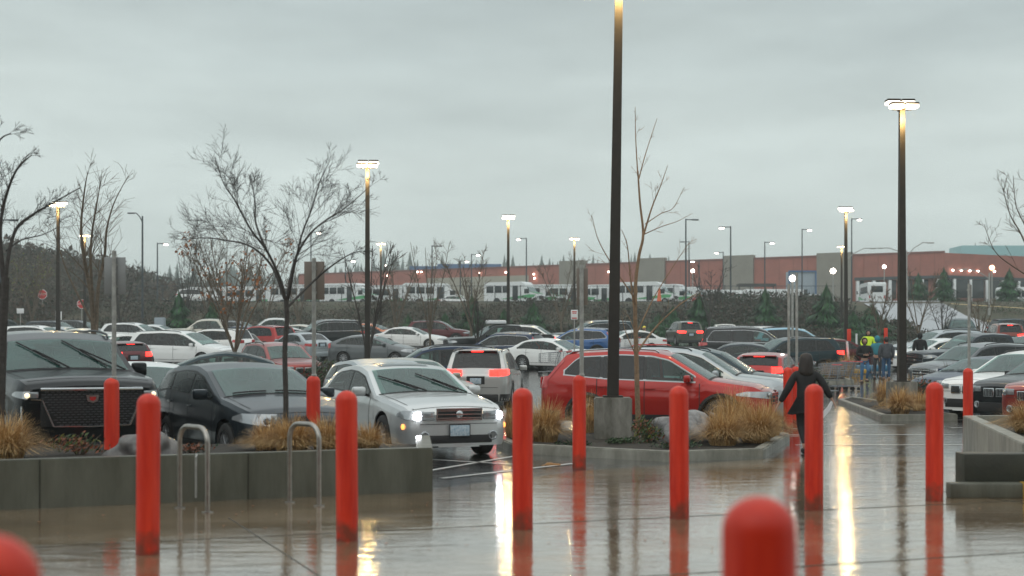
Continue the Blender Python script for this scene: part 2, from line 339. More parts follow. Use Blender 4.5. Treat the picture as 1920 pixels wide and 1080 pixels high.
# ---------------------------------------------------------------- cars
def sm(pts, t, w=.05):
    return (lerp_pts(t-w, pts)+lerp_pts(t, pts)*2+lerp_pts(t+w, pts))/4
class Car: pass
PFR = [(0, .62), (.03, .72), (.08, .81), (.18, .90), (.36, .96), (.7, .99), (1.1, 1)]
PRR = [(0, .70), (.03, .80), (.08, .88), (.18, .94), (.4, .98), (.9, 1)]
def S_(**k):
    d = dict(W=1.84, R=.335, fa=.92, ra=3.6, zb=.22, tumble=.34, pf=PFR, pr=PRR, clad=False, grille='bars', gw=.42, gz=(.55, .72), rails=False, spokes=10,
             lampf=(.6, .74), lampt=.42, tail='wide', tz=(.82, 1.0), tt=.4, trim='black_plastic', wipers=False, high=True, plate_front=False, intake=(.28, .42), fog=False, sun=False, crown=.05, pillars=[], gtop=.09, windl=True, rim='rim_metal')
    d.update(k); return d
STYLES = dict(
 crv=S_(L=4.6, W=1.86, H=1.68, fa=.92, ra=3.58, R=.35, prof=[(0,.80),(.08,.88),(.3,.98),(1.15,1.10),(1.95,1.575),(2.3,1.655),(2.9,1.68),(3.7,1.64),(4.05,1.60),(4.42,1.16),(4.56,1.02),(4.6,.9)],
    belt=[(0,.74),(1.2,.98),(3.2,1.05),(4.1,1.13),(4.6,1.05)], w0=1.15, w1=2.0, r0=4.02, r1=4.42, dlo=(1.45,4.05), pillars=[2.42,3.3], clad=True, rails=True, tail='ltall', tz=(.86,1.12), trim='chrome', spokes=5, gz=(.58,.80), gw=.46, lampf=(.70,.84), lampt=.62),
 suv=S_(L=4.75, W=1.88, H=1.73, fa=.93, ra=3.72, R=.36, prof=[(0,.88),(.08,.95),(.3,1.03),(1.2,1.13),(1.95,1.60),(2.35,1.70),(3.0,1.73),(4.1,1.68),(4.3,1.63),(4.6,1.15),(4.72,1.0),(4.75,.9)],
    belt=[(0,.8),(1.2,1.03),(4.2,1.12),(4.75,1.05)], w0=1.2, w1=2.0, r0=4.28, r1=4.6, dlo=(1.5,4.25), pillars=[2.5,3.45], clad=True, rails=True, tz=(.9,1.06), gz=(.55,.86), lampf=(.74,.88)),
 rav=S_(L=4.6, W=1.86, H=1.70, fa=.92, ra=3.6, R=.35, prof=[(0,.88),(.08,.95),(.3,1.02),(1.15,1.12),(1.9,1.58),(2.3,1.67),(2.9,1.70),(4.0,1.66),(4.2,1.62),(4.45,1.15),(4.57,1.02),(4.6,.9)],
    belt=[(0,.8),(1.2,1.02),(4.1,1.12),(4.6,1.08)], w0=1.15, w1=1.95, r0=4.16, r1=4.46, dlo=(1.45,4.1), pillars=[2.4,3.3], clad=True, rails=True, tail='wide', tz=(.93,1.12), gz=(.5,.86), lampf=(.78,.90)),
 van=S_(L=5.15, W=2.0, H=1.74, fa=.95, ra=3.95, R=.35, prof=[(0,.82),(.08,.9),(.4,1.0),(.95,1.10),(2.0,1.62),(2.4,1.71),(3.2,1.74),(4.6,1.69),(4.8,1.64),(5.02,1.15),(5.12,1.0),(5.15,.9)],
    belt=[(0,.76),(1.0,.98),(4.6,1.05),(5.15,1.02)], w0=.98, w1=2.05, r0=4.78, r1=5.03, dlo=(1.35,4.7), pillars=[2.5,3.75], rails=True, tz=(.92,1.08)),
 sedan=S_(L=4.85, W=1.80, H=1.45, fa=.97, ra=3.72, R=.32, prof=[(0,.66),(.06,.72),(.3,.82),(.8,.91),(1.38,.98),(2.2,1.36),(2.6,1.43),(3.0,1.45),(3.5,1.41),(3.8,1.33),(4.35,1.04),(4.75,.98),(4.82,.9),(4.85,.8)],
    belt=[(0,.62),(1.3,.88),(3.6,.96),(4.85,.90)], w0=1.38, w1=2.26, r0=3.62, r1=4.3, dlo=(1.65,4.0), pillars=[2.72,3.62], zb=.19, tz=(.72,.88), lampf=(.55,.70), gz=(.5,.68), high=False),
 maxima=S_(L=4.87, W=1.80, H=1.44, fa=.99, ra=3.74, R=.325, prof=[(0,.68),(.06,.75),(.3,.845),(.8,.92),(1.42,.985),(2.2,1.35),(2.6,1.42),(3.0,1.44),(3.5,1.40),(3.8,1.33),(4.35,1.06),(4.77,1.0),(4.84,.92),(4.87,.8)],
    belt=[(0,.64),(1.3,.88),(3.6,.96),(4.87,.92)], w0=1.42, w1=2.26, r0=3.62, r1=4.3, dlo=(1.72,3.98), pillars=[2.78], zb=.19, tz=(.76,.9), lampf=(.585,.735), lampt=.40, gz=(.60,.765), gw=.36, wipers=True, plate_front=True, intake=(.25,.37), fog=True, sun=True, high=False, spokes=9,
    pf=[(0,.70),(.03,.78),(.08,.85),(.18,.915),(.36,.965),(.7,.99),(1.1,1)]),
 hatch=S_(L=4.46, W=1.78, H=1.47, fa=.88, ra=3.52, R=.32, prof=[(0,.66),(.06,.74),(.3,.86),(.8,.96),(1.2,1.02),(2.1,1.38),(2.5,1.455),(2.9,1.47),(3.6,1.42),(3.9,1.37),(4.3,1.06),(4.42,.95),(4.46,.82)],
    belt=[(0,.62),(1.1,.90),(3.6,1.02),(4.46,.95)], w0=1.2, w1=2.16, r0=3.88, r1=4.28, dlo=(1.5,4.0), pillars=[2.45,3.35], zb=.19, lampf=(.62,.78), lampt=.62, gz=(.32,.55), tail='tall', tz=(.84,1.04), spokes=10, wipers=True,
    pf=[(0,.62),(.03,.70),(.08,.78),(.18,.86),(.36,.94),(.7,.985),(1.1,1)]),
 prius=S_(L=4.48, W=1.75, H=1.49, fa=.9, ra=3.6, R=.31, prof=[(0,.64),(.06,.72),(.3,.86),(.8,.97),(1.1,1.04),(2.0,1.38),(2.5,1.47),(2.8,1.49),(3.4,1.43),(3.9,1.30),(4.35,1.14),(4.44,1.0),(4.48,.85)],
    belt=[(0,.6),(1.1,.90),(3.6,1.0),(4.48,.98)], w0=1.1, w1=2.05, r0=3.5, r1=4.28, dlo=(1.4,3.95), pillars=[2.5,3.4], zb=.17, lampf=(.6,.8), lampt=.6, tail='tall', tz=(.8,1.05), high=False),
 bmw=S_(L=4.65, W=1.88, H=1.67, fa=.86, ra=3.67, R=.37, prof=[(0,.84),(.06,.92),(.3,1.0),(1.25,1.12),(2.0,1.55),(2.4,1.64),(3.0,1.67),(4.0,1.61),(4.2,1.56),(4.5,1.15),(4.62,1.0),(4.65,.88)],
    belt=[(0,.78),(1.2,1.0),(4.2,1.09),(4.65,1.02)], w0=1.25, w1=2.05, r0=4.18, r1=4.5, dlo=(1.55,4.2), pillars=[2.55,3.5], grille='kidney', gz=(.62,.82), gw=.36, rails=True, lampf=(.72,.86), lampt=.45, intake=(.3,.5), fog=True, tail='ltall', tz=(.9,1.08)),
 escalade=S_(L=5.38, W=2.06, H=1.95, fa=.93, ra=4.0, R=.42, zb=.30, prof=[(0,1.16),(.06,1.24),(.25,1.30),(1.45,1.38),(2.1,1.81),(2.5,1.91),(3.2,1.95),(4.9,1.92),(5.05,1.89),(5.22,1.3),(5.33,1.1),(5.38,.95)],
    belt=[(0,1.09),(1.4,1.26),(5.0,1.29),(5.38,1.1)], w0=1.45, w1=2.14, r0=5.03, r1=5.22, dlo=(1.8,5.0), pillars=[2.75,3.75], grille='mesh', gz=(.64,1.11), gw=.66, lampf=(1.0,1.10), lampt=.30, wipers=True, rails=True, tail='tallest', tz=(.95,1.75), intake=(.34,.42), crown=.05, trim='black_plastic', gtop=.11,
    pf=[(0,.80),(.03,.86),(.08,.90),(.18,.94),(.36,.97),(.7,.99),(1.1,1)]),
 bigsuv=S_(L=5.3, W=2.03, H=1.94, fa=.93, ra=4.0, R=.41, zb=.29, prof=[(0,1.04),(.06,1.12),(.25,1.18),(1.45,1.26),(2.15,1.79),(2.5,1.89),(3.2,1.94),(4.75,1.90),(4.95,1.85),(5.15,1.25),(5.26,1.1),(5.3,.95)],
    belt=[(0,.98),(1.4,1.16),(5.0,1.22),(5.3,1.1)], w0=1.45, w1=2.18, r0=4.93, r1=5.16, dlo=(1.8,4.9), pillars=[2.75,3.75], trim='chrome', gz=(.6,1.0), gw=.6, lampf=(.88,1.0), rails=True, tail='wide', tz=(1.02,1.2), gtop=.11),
 pickup=S_(L=5.8, W=2.0, H=1.92, fa=.95, ra=4.55, R=.41, zb=.36, prof=[(0,1.1),(.06,1.18),(.25,1.22),(1.6,1.28),(2.3,1.80),(2.6,1.89),(3.1,1.92),(3.85,1.88),(3.92,1.86),(4.08,1.36),(4.12,1.32),(5.75,1.32),(5.8,1.25)],
    belt=[(0,1.04),(1.6,1.2),(4.1,1.24),(5.8,1.24)], w0=1.6, w1=2.34, r0=3.93, r1=4.05, dlo=(1.95,3.9), pillars=[2.95], gz=(.62,1.05), gw=.6, lampf=(.92,1.08), tail='tall', tz=(.95,1.25), tt=.12, spokes=6, clad=False, gtop=.10, high=False),
)
def build_style(key):
    d = STYLES[key]; c = Car(); L, Wd = d['L'], d['W']; parts = []   # (name, mesh, object-level material or None, parent index, location)
    prof, belt = d['prof'], d['belt']
    def hw(t): return Wd/2*min(lerp_pts(t, d['pf']), lerp_pts(L-t, d['pr']))
    def zt(t): return sm(prof, t, .04)
    def sh(t): return min(sm(belt, t, .06), zt(t)-.04)
    def te(t):
        z = zt(t); s = sh(t); return z-min(d['crown'], (z-s)*.5)
    zb = d['zb']
    def sx(t, z):
        s = sh(t)
        if z <= s:
            r = (z-zb)/(s-zb); return hw(t)*lerp_pts(r, [(0, .93), (.1, .975), (.35, .99), (.62, 1.0), (.66, .992), (.86, .985), (1, .955)])
        return max(.1, hw(t)*.955-d['tumble']*(z-s)-.25*max(0, z-te(t)+.06))
    Ra = d['R']+.06
    def za(t):
        z = zb+.02
        for a in (d['fa'], d['ra']):
            q = abs(t-a)
            if q < Ra: z = max(z, d['R']+math.sqrt(Ra*Ra-q*q))
        return min(z, sh(t)-.05)
    def side(t, z, off=0.): return V(sx(t, z)+off, -L/2+t, z)
    def top(t, u, off=0.):
        e = te(t); w = sx(t, e); return V(u*w, -L/2+t, e+(zt(t)-e)*(1-abs(u)**2.2))
    ts = set([0, .015, .04, .08, .13, .2, .28, .36, L, L-.015, L-.04, L-.08, L-.13, L-.2])
    k = .45
    while k < L-.25: ts.add(round(k, 3)); k += .11
    for a in (d['fa'], d['ra']):
        for q in range(-8, 9): ts.add(round(a+Ra*math.sin(q*math.pi/16), 4))
        ts.add(a-Ra-.004); ts.add(a+Ra+.004)
    for p, _ in prof: ts.add(p)
    for p in d['pillars']: ts.add(p-.03); ts.add(p+.03)
    for p in (d['dlo'][0]+.02, d['dlo'][1]-.02, d['w0']+.03, d['w1']-.06, d['r0']+.035, d['r1']-.03): ts.add(p)
    k = d['dlo'][0]
    while k < d['dlo'][1]: ts.add(round(k, 3)); k += .055
    ts = sorted(ts); tt = [ts[0]]
    for t in ts[1:]:
        if t-tt[-1] > .009: tt.append(t)
    bm = bmesh.new(); rings = []
    for t in tt:
        a = za(t); s = sh(t); e = te(t); wi = max(.1, hw(t)-.3)
        pts = [(0, zb), (wi, zb), (wi, max(a, zb)), (sx(t, a)-.02, a)]
        pts += [(sx(t, a+(s-a)*f), a+(s-a)*f) for f in (0, .06, .2, .35, .5, .62, .66, .8, .9, .96, 1)]
        pts += [(sx(t, s+(e-s)*f), s+(e-s)*f) for f in (.06, .09, .13, .2, .3, .4, .5, .6, .7, .75, .8, .85, .9, 1)]
        w = sx(t, e)
        pts += [(w*u, e+(zt(t)-e)*(1-u**2.2)) for u in (.93, .87, .8, .55, .28, 0)]
        y = -L/2+t
        right = [bm.verts.new((x, y, z)) for x, z in pts]
        left = [bm.verts.new((-x, y, z)) for x, z in pts[1:-1]]
        rings.append(right+list(reversed(left)))
    n = len(rings[0]); npr = len(pts)
    gt0 = d['gtop']
    def wl0(t):
        lo = sh(t)+.035; hi = te(t)-gt0; q = d['dlo'][1]-t
        if q < .35: hi = min(hi, lo+(hi-lo)*(.25+.75*math.sin(min(1, max(0, q/.35))*math.pi/2)))
        return lo, hi
    def inwin(v):
        t = v.co.y+L/2
        if not d['dlo'][0]+.01 < t < d['dlo'][1]-.01: return False
        if any(abs(t-p) < .028 for p in d['pillars']): return False
        lo, hi = wl0(t); return lo+.001 < v.co.z < hi-.001
    def inscr(v, a, b, um):
        t = v.co.y+L/2; return a < t < b and abs(v.co.x) < um*sx(t, te(t))+.001 and v.co.z > te(t)-.004
    us = [.93, .8, .55, .28, 0]
    def hole(q):
        if all(inwin(v) for v in q) and len(set(v.co.x > 0 for v in q)) == 1 and not any(min(v.co.y for v in q)+L/2 < p < max(v.co.y for v in q)+L/2 for p in d['pillars']): return True
        if d['w1']-d['w0'] > .3 and all(inscr(v, d['w0']+.02, d['w1']-.05, .81) for v in q): return True
        return all(inscr(v, d['r0']+.02, d['r1']-.01, .81) for v in q)
    for A, B in zip(rings, rings[1:]):
        for i in range(n):
            j = (i+1) % n
            if hole((A[i], B[i], B[j], A[j])): continue
            f = bm.faces.new((A[i], B[i], B[j], A[j]))
            f.material_index = 1 if (i < 3 or i >= n-3) else 0
    for A, rev in ((rings[0], False), (rings[-1], True)):
        for i in range(npr-1):
            a, b = A[i], A[i+1]; a2 = A[0] if i == 0 else A[n-i]; b2 = A[n-i-1]
            if b is b2: q = (a, b, a2)
            elif a is a2: q = (a, b, b2)
            else: q = (a, b, b2, a2)
            if len(set(q)) < 3: continue
            try: f = bm.faces.new(q)
            except ValueError: continue
            f.material_index = 0
    bmesh.ops.recalc_face_normals(bm, faces=bm.faces[:])
    def P(name, bm, mats, omat=None, par=-1, loc=(0, 0, 0), angle=35, label=None):
        me = bm_mesh(bm, name, True, angle)
        for m in (mats if isinstance(mats, (list, tuple)) else [mats]): me.materials.append(M_[m])
        parts.append((name, me, omat, par, loc)); return len(parts)-1
    P('body', bm, ['black_plastic', 'underbody'], 'paint', angle=28)
    if key == 'pickup':   # open bed: sunken dark floor shown as an inner box
        bm = bmesh.new(); box(bm, (0, -L/2+4.95, 1.335), (1.6, 1.5, .03)); P('bed', bm, 'underbody')
    def patch(fn, A, br, nb, off, bm=None, mir=True, mi=0):
        own = bm or bmesh.new()
        for sgn in ((1, -1) if mir else (1,)):
            cols = []
            for a in A:
                lo, hi = br(a); col = []
                for j in range(nb+1):
                    b = lo+(hi-lo)*j/nb; h = .004
                    p = fn(a, b); nrm = (fn(a+h, b)-fn(a-h, b)).cross(fn(a, b+h)-fn(a, b-h))
                    if nrm.length < 1e-9: nrm = V(1, 0, 0)
                    nrm.normalize()
                    if nrm.dot(V(p.x, 0, (p.z-zb)*.5)) < 0: nrm = -nrm
                    q = p+nrm*off; col.append(own.verts.new((q.x*sgn, q.y, q.z)))
                cols.append(col)
            for c1, c2 in zip(cols, cols[1:]):
                for j in range(nb):
                    q = (c1[j], c2[j], c2[j+1], c1[j+1])
                    try: f = own.faces.new(q if sgn > 0 else q[::-1])
                    except ValueError: continue
                    f.material_index = mi
        bmesh.ops.recalc_face_normals(own, faces=own.faces[:])
        return own
    def rng(a, b, s=.06):
        k = max(2, int((b-a)/s)); return [a+(b-a)*i/k for i in range(k+1)]
    # windows
    gt = d['gtop']
    def wlim(t, m=0.):
        lo = sh(t)+.035-m; hi = te(t)-gt+m
        # round the rear corner of the glass
        q = (d['dlo'][1]-t)
        if q < .35: hi = min(hi, lo+(hi-lo)*(.25+.75*math.sin(min(1, max(0, (q+m)/.35))*math.pi/2)))
        return lo, max(hi, lo+.004)
    def both(nm, m, *a, **k):
        for sg in (1, -1):
            bm = patch(*a, mir=False, **k)
            if sg < 0: bmesh.ops.scale(bm, vec=(-1, 1, 1), verts=bm.verts); bmesh.ops.reverse_faces(bm, faces=bm.faces[:])
            P(nm, bm, m)
    tm_ = 'chrome_trim' if d['trim'] == 'chrome' else d['trim']; A0 = rng(d['dlo'][0]-.04, d['dlo'][1]+.03)
    for sg in (1, -1):
        bm = bmesh.new()
        patch(side, A0, lambda t: (wlim(t)[0]-.022, wlim(t)[0]+.012), 1, .004, bm, mir=False)
        patch(side, A0, lambda t: (wlim(t)[1]-.012, wlim(t)[1]+.022), 1, .004, bm, mir=False)
        patch(side, [d['dlo'][1]-.05, d['dlo'][1]+.025], lambda t: wlim(t, .02), 2, .0045, bm, mir=False)
        if sg < 0: bmesh.ops.scale(bm, vec=(-1, 1, 1), verts=bm.verts); bmesh.ops.reverse_faces(bm, faces=bm.faces[:])
        P('window_trim', bm, tm_)
        for p in d['pillars']:
            bm = patch(side, [p-.05, p, p+.05], lambda t: wlim(t, .0), 2, .0035, mir=False)
            if sg < 0: bmesh.ops.scale(bm, vec=(-1, 1, 1), verts=bm.verts); bmesh.ops.reverse_faces(bm, faces=bm.faces[:])
            P('pillar_cover', bm, 'black_plastic')
    seg = [d['dlo'][0]]+sum([[p-.03, p+.03] for p in d['pillars']], [])+[d['dlo'][1]]
    for i in range(0, len(seg), 2):
        nm = 'side_window'
        both(nm, 'side_glass' if i < 2 else ('dark_glass' if key in ('suv', 'rav', 'van', 'escalade', 'bigsuv', 'crv', 'bmw') else 'side_glass'), side, rng(seg[i], seg[i+1]), wlim, 3, .009)
    if d['w1']-d['w0'] > .3:
        P('windshield', patch(top, rng(d['w0']+.02, d['w1']-.05, .08), lambda t: (-.90, .90), 10, .006, mir=False), 'front_glass')
    P('rear_window', patch(top, rng(d['r0']+.015, d['r1']-.01, .05), lambda t: (-.86, .86), 10, .006, mir=False), 'dark_glass')
    if d['sun']:
        P('sunroof', patch(top, rng(2.42, 2.85, .06), lambda t: (-.6, .6), 6, .005, mir=False), 'car_glass')
    # cabin: dashboard, steering wheel and seats seen through the glass
    zf = d['R']+.05; ws = d['w0']; hb = sh(ws+.5)
    bm = bmesh.new(); box(bm, (0, -L/2+(ws+d['r1'])/2+.1, zb+.12), (Wd*.8, (d['r1']-ws)*.95, .06)); P('cabin_floor', bm, 'underbody')
    bm = bmesh.new(); box(bm, (0, -L/2+ws+.42, hb-.11), (Wd*.80, .5, .16), .05); P('dashboard', bm, 'seat_cloth')
    bm = bmesh.new(); tube(bm, [(.38+.18*math.cos(R(20*k)), -L/2+ws+.72+.06*math.sin(R(20*k)), hb-.02+.17*math.sin(R(20*k))) for k in range(19)], .014, 5, cap=False); P('steering_wheel', bm, 'black_plastic')
    rows = [ws+1.25, ws+2.15]+([ws+2.95] if L > 5 and key != 'pickup' else [])
    for t in rows:
        if t > d['r0']+.1: continue
        for sg in (-1, 1):
            bm = bmesh.new(); top_z = min(zt(t+.15)-.22, hb+.26); rt = Matrix.Rotation(R(12), 3, 'X').inverted()
            box(bm, (sg*.38, -L/2+t-.1, zf+.16), (.5, .5, .16), .05); box(bm, (sg*.38, -L/2+t+.2, (zf+.2+top_z)/2), (.48, .14, top_z-zf-.2), .05, 0, rt); box(bm, (sg*.38, -L/2+t+.27, top_z+.09), (.26, .10, .17), .045, 0, rt); P('seat', bm, 'seat_cloth')
    # seams
    bm = bmesh.new()
    dt = [d['dlo'][0]-.12]+d['pillars'][:2]
    if len(dt) > 2: dt[2] = min(dt[2]+.12, d['ra']-.2)
    for t in dt:
        patch(side, [t-.008, t+.008], lambda q: (max(zb+.12, za(q)+.02), sh(q)+.01), 6, .003, bm)
    patch(side, rng(d['dlo'][0], dt[-1], .2), lambda q: (zb+.14, zb+.155), 1, .003, bm)
    patch(top, [d['w0']-.03, d['w0']+.015], lambda q: (-.95, .95), 6, .004, bm, mir=False)
    patch(top, [.16, .172], lambda q: (-.93, .93), 8, .003, bm, mir=False)
    patch(top, rng(.17, d['w0']-.03, .2), lambda q: (.885, .90), 1, .003, bm)
    box(bm, (0, -L/2-.002, d['lampf'][0]-.045), (hw(0)*1.96, .008, .008))
    if d['high']: patch(top, [d['r0']-.012, d['r0']+.004], lambda q: (-.9, .9), 6, .003, bm, mir=False)
    box(bm, (0, L/2+.002, .62), (hw(L)*1.9, .008, .010)); box(bm, (0, L/2+.003, .82), (.5, .006, .22))
    P('door_seam', bm, 'underbody')
    # cladding
    if d['clad'] or key in ('escalade',):
        bm = bmesh.new()
        for a in (d['fa'], d['ra']):
            for sgn in (1, -1):
                ring = []
                for q in range(0, 19):
                    an = math.pi*q/18
                    row = []
                    for rr in (Ra-.005, Ra+.05):
                        t = a-rr*math.cos(an); z = max(zb+.03, d['R']+rr*math.sin(an)) if q not in (0, 18) else zb+.03
                        row.append(bm.verts.new((sgn*(sx(min(L, max(0, t)), z)+.012), -L/2+t, z)))
                    ring.append(row)
                for r1, r2 in zip(ring, ring[1:]):
                    f = bm.faces.new((r1[0], r2[0], r2[1], r1[1]))
        patch(side, rng(d['fa']+Ra, d['ra']-Ra, .2), lambda t: (zb+.02, zb+.16), 2, .008, bm)
        bmesh.ops.recalc_face_normals(bm, faces=bm.faces[:])
        P('cladding', bm, 'black_plastic', 'paint' if key == 'escalade' else None)
    # front end
    z0, z1 = d['gz']; gw = d['gw']; yf = -L/2
    bm = bmesh.new(); box(bm, (0, yf-.004, (z0+z1)/2), (gw*2, .03, z1-z0), .01, 0)
    if d['grille'] == 'bars':
        for k in range(3): box(bm, (0, yf-.022, z0+(z1-z0)*(k+.5)/3), (gw*1.94, .014, (z1-z0)*.09), 0, 1)
        for sg in (-1, 1): box(bm, (sg*gw, yf-.018, (z0+z1)/2), (.022, .02, z1-z0), 0, 1)
        for zz in (z0, z1): box(bm, (0, yf-.018, zz), (gw*2+.02, .02, .02), 0, 1)
        if key == 'maxima': pass
        lathe(bm, [(0, -.006), (.045, -.006), (.055, 0), (.045, .006), (0, .006)], (0, 0, 0), 16, 'x', 1)
        vs = [v for v in bm.verts if abs(v.co.y) < .3 and abs(v.co.z) < .2]
        bmesh.ops.transform(bm, matrix=Matrix.Translation((0, yf-.03, (z0+z1)/2)) @ Matrix.Rotation(R(90), 4, 'Z'), verts=vs)
        if key == 'crv': box(bm, (0, yf-.035, (z0+z1)/2), (.13, .01, .11), 0, 1)
        if key == 'maxima': box(bm, (0, yf-.036, (z0+z1)/2), (.13, .01, .02), 0, 1)
    elif d['grille'] == 'mesh':
        for k in range(14):
            zz = z0+(z1-z0)*(k+.5)/14
            for q in range(17):
                xx = -gw+(2*gw)*(q+.5+(.5 if k % 2 else 0))/17.5
                if abs(xx) < gw*(.70+.28*(zz-z0)/(z1-z0)): box(bm, (xx, yf-.022, zz), (.05, .01, .008), 0, 2)
        box(bm, (0, yf-.035, z1+.015), (gw*2.04, .05, .05), .014, 1)
        for sg in (-1, 1):
            tube(bm, [(sg*gw*.98, yf-.025, z1-.12), (sg*gw*.76, yf-.03, z0+.0)], .02, 6, 1)
            tube(bm, [(sg*gw*.76, yf-.03, z0), (0, yf-.035, z0-.01)], .014, 6, 1)
            tube(bm, [(sg*gw*.98, yf-.025, z1-.12), (sg*(gw+.2), yf+.03, z1-.11)], .012, 6, 1)
            tube(bm, [(sg*(Wd/2-.14), yf+.04, z1-.2), (sg*(Wd/2-.14), yf+.03, zb+.12), (sg*(Wd/2-.2), yf-.0, zb+.05), (sg*(Wd/2-.48), yf-.012, zb+.06)], .016, 6, 1)
    elif d['grille'] == 'kidney':
        bm.free(); bm = bmesh.new()
        for sg in (-1, 1):
            box(bm, (sg*.17, yf-.006, (z0+z1)/2), (.29, .04, z1-z0), .02, 1); box(bm, (sg*.17, yf-.018, (z0+z1)/2), (.25, .03, z1-z0-.04), .01, 0)
            for k in range(6): box(bm, (sg*.17-.1+.04*k, yf-.036, (z0+z1)/2), (.012, .01, z1-z0-.05), 0, 1)
    gi = P('grille', bm, ['underbody', 'chrome', 'black_chrome'])
    if key == 'escalade':
        bm = bmesh.new()
        for sc, mi, dy in ((1, 0, 0), (.5, 1, -.008)):
            pts = [(-.085, .05), (.085, .05), (.07, -.03), (0, -.06), (-.07, -.03)]
            b1 = [bm.verts.new((x*sc, dy-.01, z*sc)) for x, z in pts]; b2 = [bm.verts.new((x*sc, dy+.01, z*sc)) for x, z in pts]
            f = bm.faces.new(b1); f.material_index = mi
            for i in range(5):
                f = bm.faces.new((b1[i], b1[(i+1) % 5], b2[(i+1) % 5], b2[i])); f.material_index = mi
        bmesh.ops.recalc_face_normals(bm, faces=bm.faces[:])
        P('emblem', bm, ['chrome', 'tail_glass'], None, gi, (0, yf-.045, 1.0))
    i0, i1 = d['intake']
    bm = bmesh.new(); box(bm, (0, yf+.002, (i0+i1)/2), (hw(0)*1.7, .04, i1-i0), .012)
    if d['fog']:
        for sg in (-1, 1): lathe(bm, [(0, -.02), (.07, -.02), (.075, .02)], (0, 0, 0), 16, 'x', 0)
        vs = [v for v in bm.verts if abs(v.co.z) < .1]
        bmesh.ops.delete(bm, geom=vs, context='VERTS')
    P('lower_grille', bm, 'underbody')
    if d['fog']:
        for sg in (-1, 1):
            bm = bmesh.new(); lathe(bm, [(0, 0), (.05, 0), (.058, .01), (.075, .004), (.08, -.03)], (0, 0, 0), 16, 'x', 0)
            bmesh.ops.transform(bm, matrix=Matrix.Rotation(R(-90), 4, 'Z'), verts=bm.verts)
            P('fog_lamp', bm, 'lamp_glass', None, -1, (sg*(hw(.0)-.08), yf-.012, (i0+i1)/2+.05))
    if key == 'maxima':
        for sg in (-1, 1):
            bm = bmesh.new(); lathe(bm, [(0, .012), (.03, .01), (.042, 0), (.042, -.02)], (0, 0, 0), 14, 'x', 0)
            if sg < 0: bmesh.ops.rotate(bm, matrix=Matrix.Rotation(math.pi, 3, 'Z'), verts=bm.verts)
            P('marker_lamp', bm, 'amber', 'amber' if False else 'marker', -1, (sg*(sx(.22, .5)+.0), yf+.2, .50))
    l0, l1 = d['lampf']
    for sg in (-1, 1):
        bm = bmesh.new()
        lt = d['lampt']
        ob = patch(side, rng(.006, lt, .04), lambda t: (l0+(l1-l0)*.45*max(0, t/lt), l1-(.0 if t < lt*.7 else (l1-l0)*.3*(t/lt-.7)/.3)), 3, .010, bm, mir=False)
        w0 = hw(0)*.97; gwx = gw+.03
        box(bm, ((w0+gwx)/2, yf-.006, (l0+l1)/2+.005), (max(.06, w0-gwx), .03, (l1-l0)*.85), .01)
        if sg < 0:
            bmesh.ops.scale(bm, vec=(-1, 1, 1), verts=bm.verts); bmesh.ops.reverse_faces(bm, faces=bm.faces[:])
        hi = P('headlight', bm, 'lamp_glass')
        bm = bmesh.new(); r = (l1-l0)*(.42 if key == 'maxima' else .33)
        lathe(bm, [(0, r*.5), (r*.7, r*.35), (r, 0), (r, -.02)], (0, 0, 0), 14, 'x', 0)
        bmesh.ops.transform(bm, matrix=Matrix.Rotation(R(-90+sg*18), 4, 'Z'), verts=bm.verts)
        xx = hw(.04)*.93
        P('bulb', bm, 'lamp_glass', 'front', hi, (sg*xx, yf+.0, (l0+l1)/2))
    if d['plate_front']:
        bm = bmesh.new(); box(bm, (0, 0, 0), (.31, .012, .16), .003, 0); box(bm, (0, .004, 0), (.34, .012, .19), .003, 1); P('license_plate', bm, ['plate', 'black_plastic'], None, -1, (0, yf-.04, .44))
    # rear end
    a, b = d['tz']; yr = L/2
    for sg in (-1, 1):
        bm = bmesh.new(); T = d['tail']
        if T in ('tall', 'ltall', 'tallest'):
            patch(side, rng(L-d['tt']*.5, L-.006, .03), lambda t: (a+(b-a)*.3*((L-t)/d['tt']), b), 3, .010, bm, mir=False)
            if T == 'ltall':
                patch(side, rng(d['r0']+.06, L-.09, .04), lambda t: (max(a, min(zt(t), te(t))-.10), te(t)-.012), 1, .010, bm, mir=False)
            wo_ = .12
        else:
            patch(side, rng(L-d['tt'], L-.006, .04), lambda t: (a+(b-a)*.35*max(0, (L-t)/d['tt']), b), 3, .010, bm, mir=False); wo_ = .26
        w0 = hw(L)*.985; box(bm, (w0-wo_/2, yr+.004, (a+min(b, 1.12))/2), (wo_, .03, (min(b, 1.12)-a)*.9), .008)
        if sg < 0:
            bmesh.ops.scale(bm, vec=(-1, 1, 1), verts=bm.verts); bmesh.ops.reverse_faces(bm, faces=bm.faces[:])
        P('taillight', bm, 'tail_glass', 'tail')
    if d['high']:
        bm = bmesh.new(); box(bm, (0, 0, 0), (.34, .03, .035), .005); t = d['r0']+.01; P('brake_light', bm, 'tail_glass', 'tail', -1, (0, -L/2+t+.03, zt(t)-.01))
        bm = bmesh.new(); t = d['r0']; box(bm, (0, -L/2+t-.02, zt(t)+.008), (1.1, .22, .03), .01); P('spoiler', bm, 'black_plastic', 'paint')
    bm = bmesh.new(); box(bm, (0, yr+.012, .80), (.31, .012, .16), .003); P('license_plate', bm, 'plate')
    bm = bmesh.new(); box(bm, (0, yr-.0, .34), (hw(L)*2*.97, .05, .2), .02)
    patch(side, rng(L-.45, L-.01, .06), lambda t: (za(t)+.01, max(za(t)+.02, .44)), 1, .012, bm)
    P('rear_bumper', bm, 'black_plastic', None if d['clad'] else 'paint')
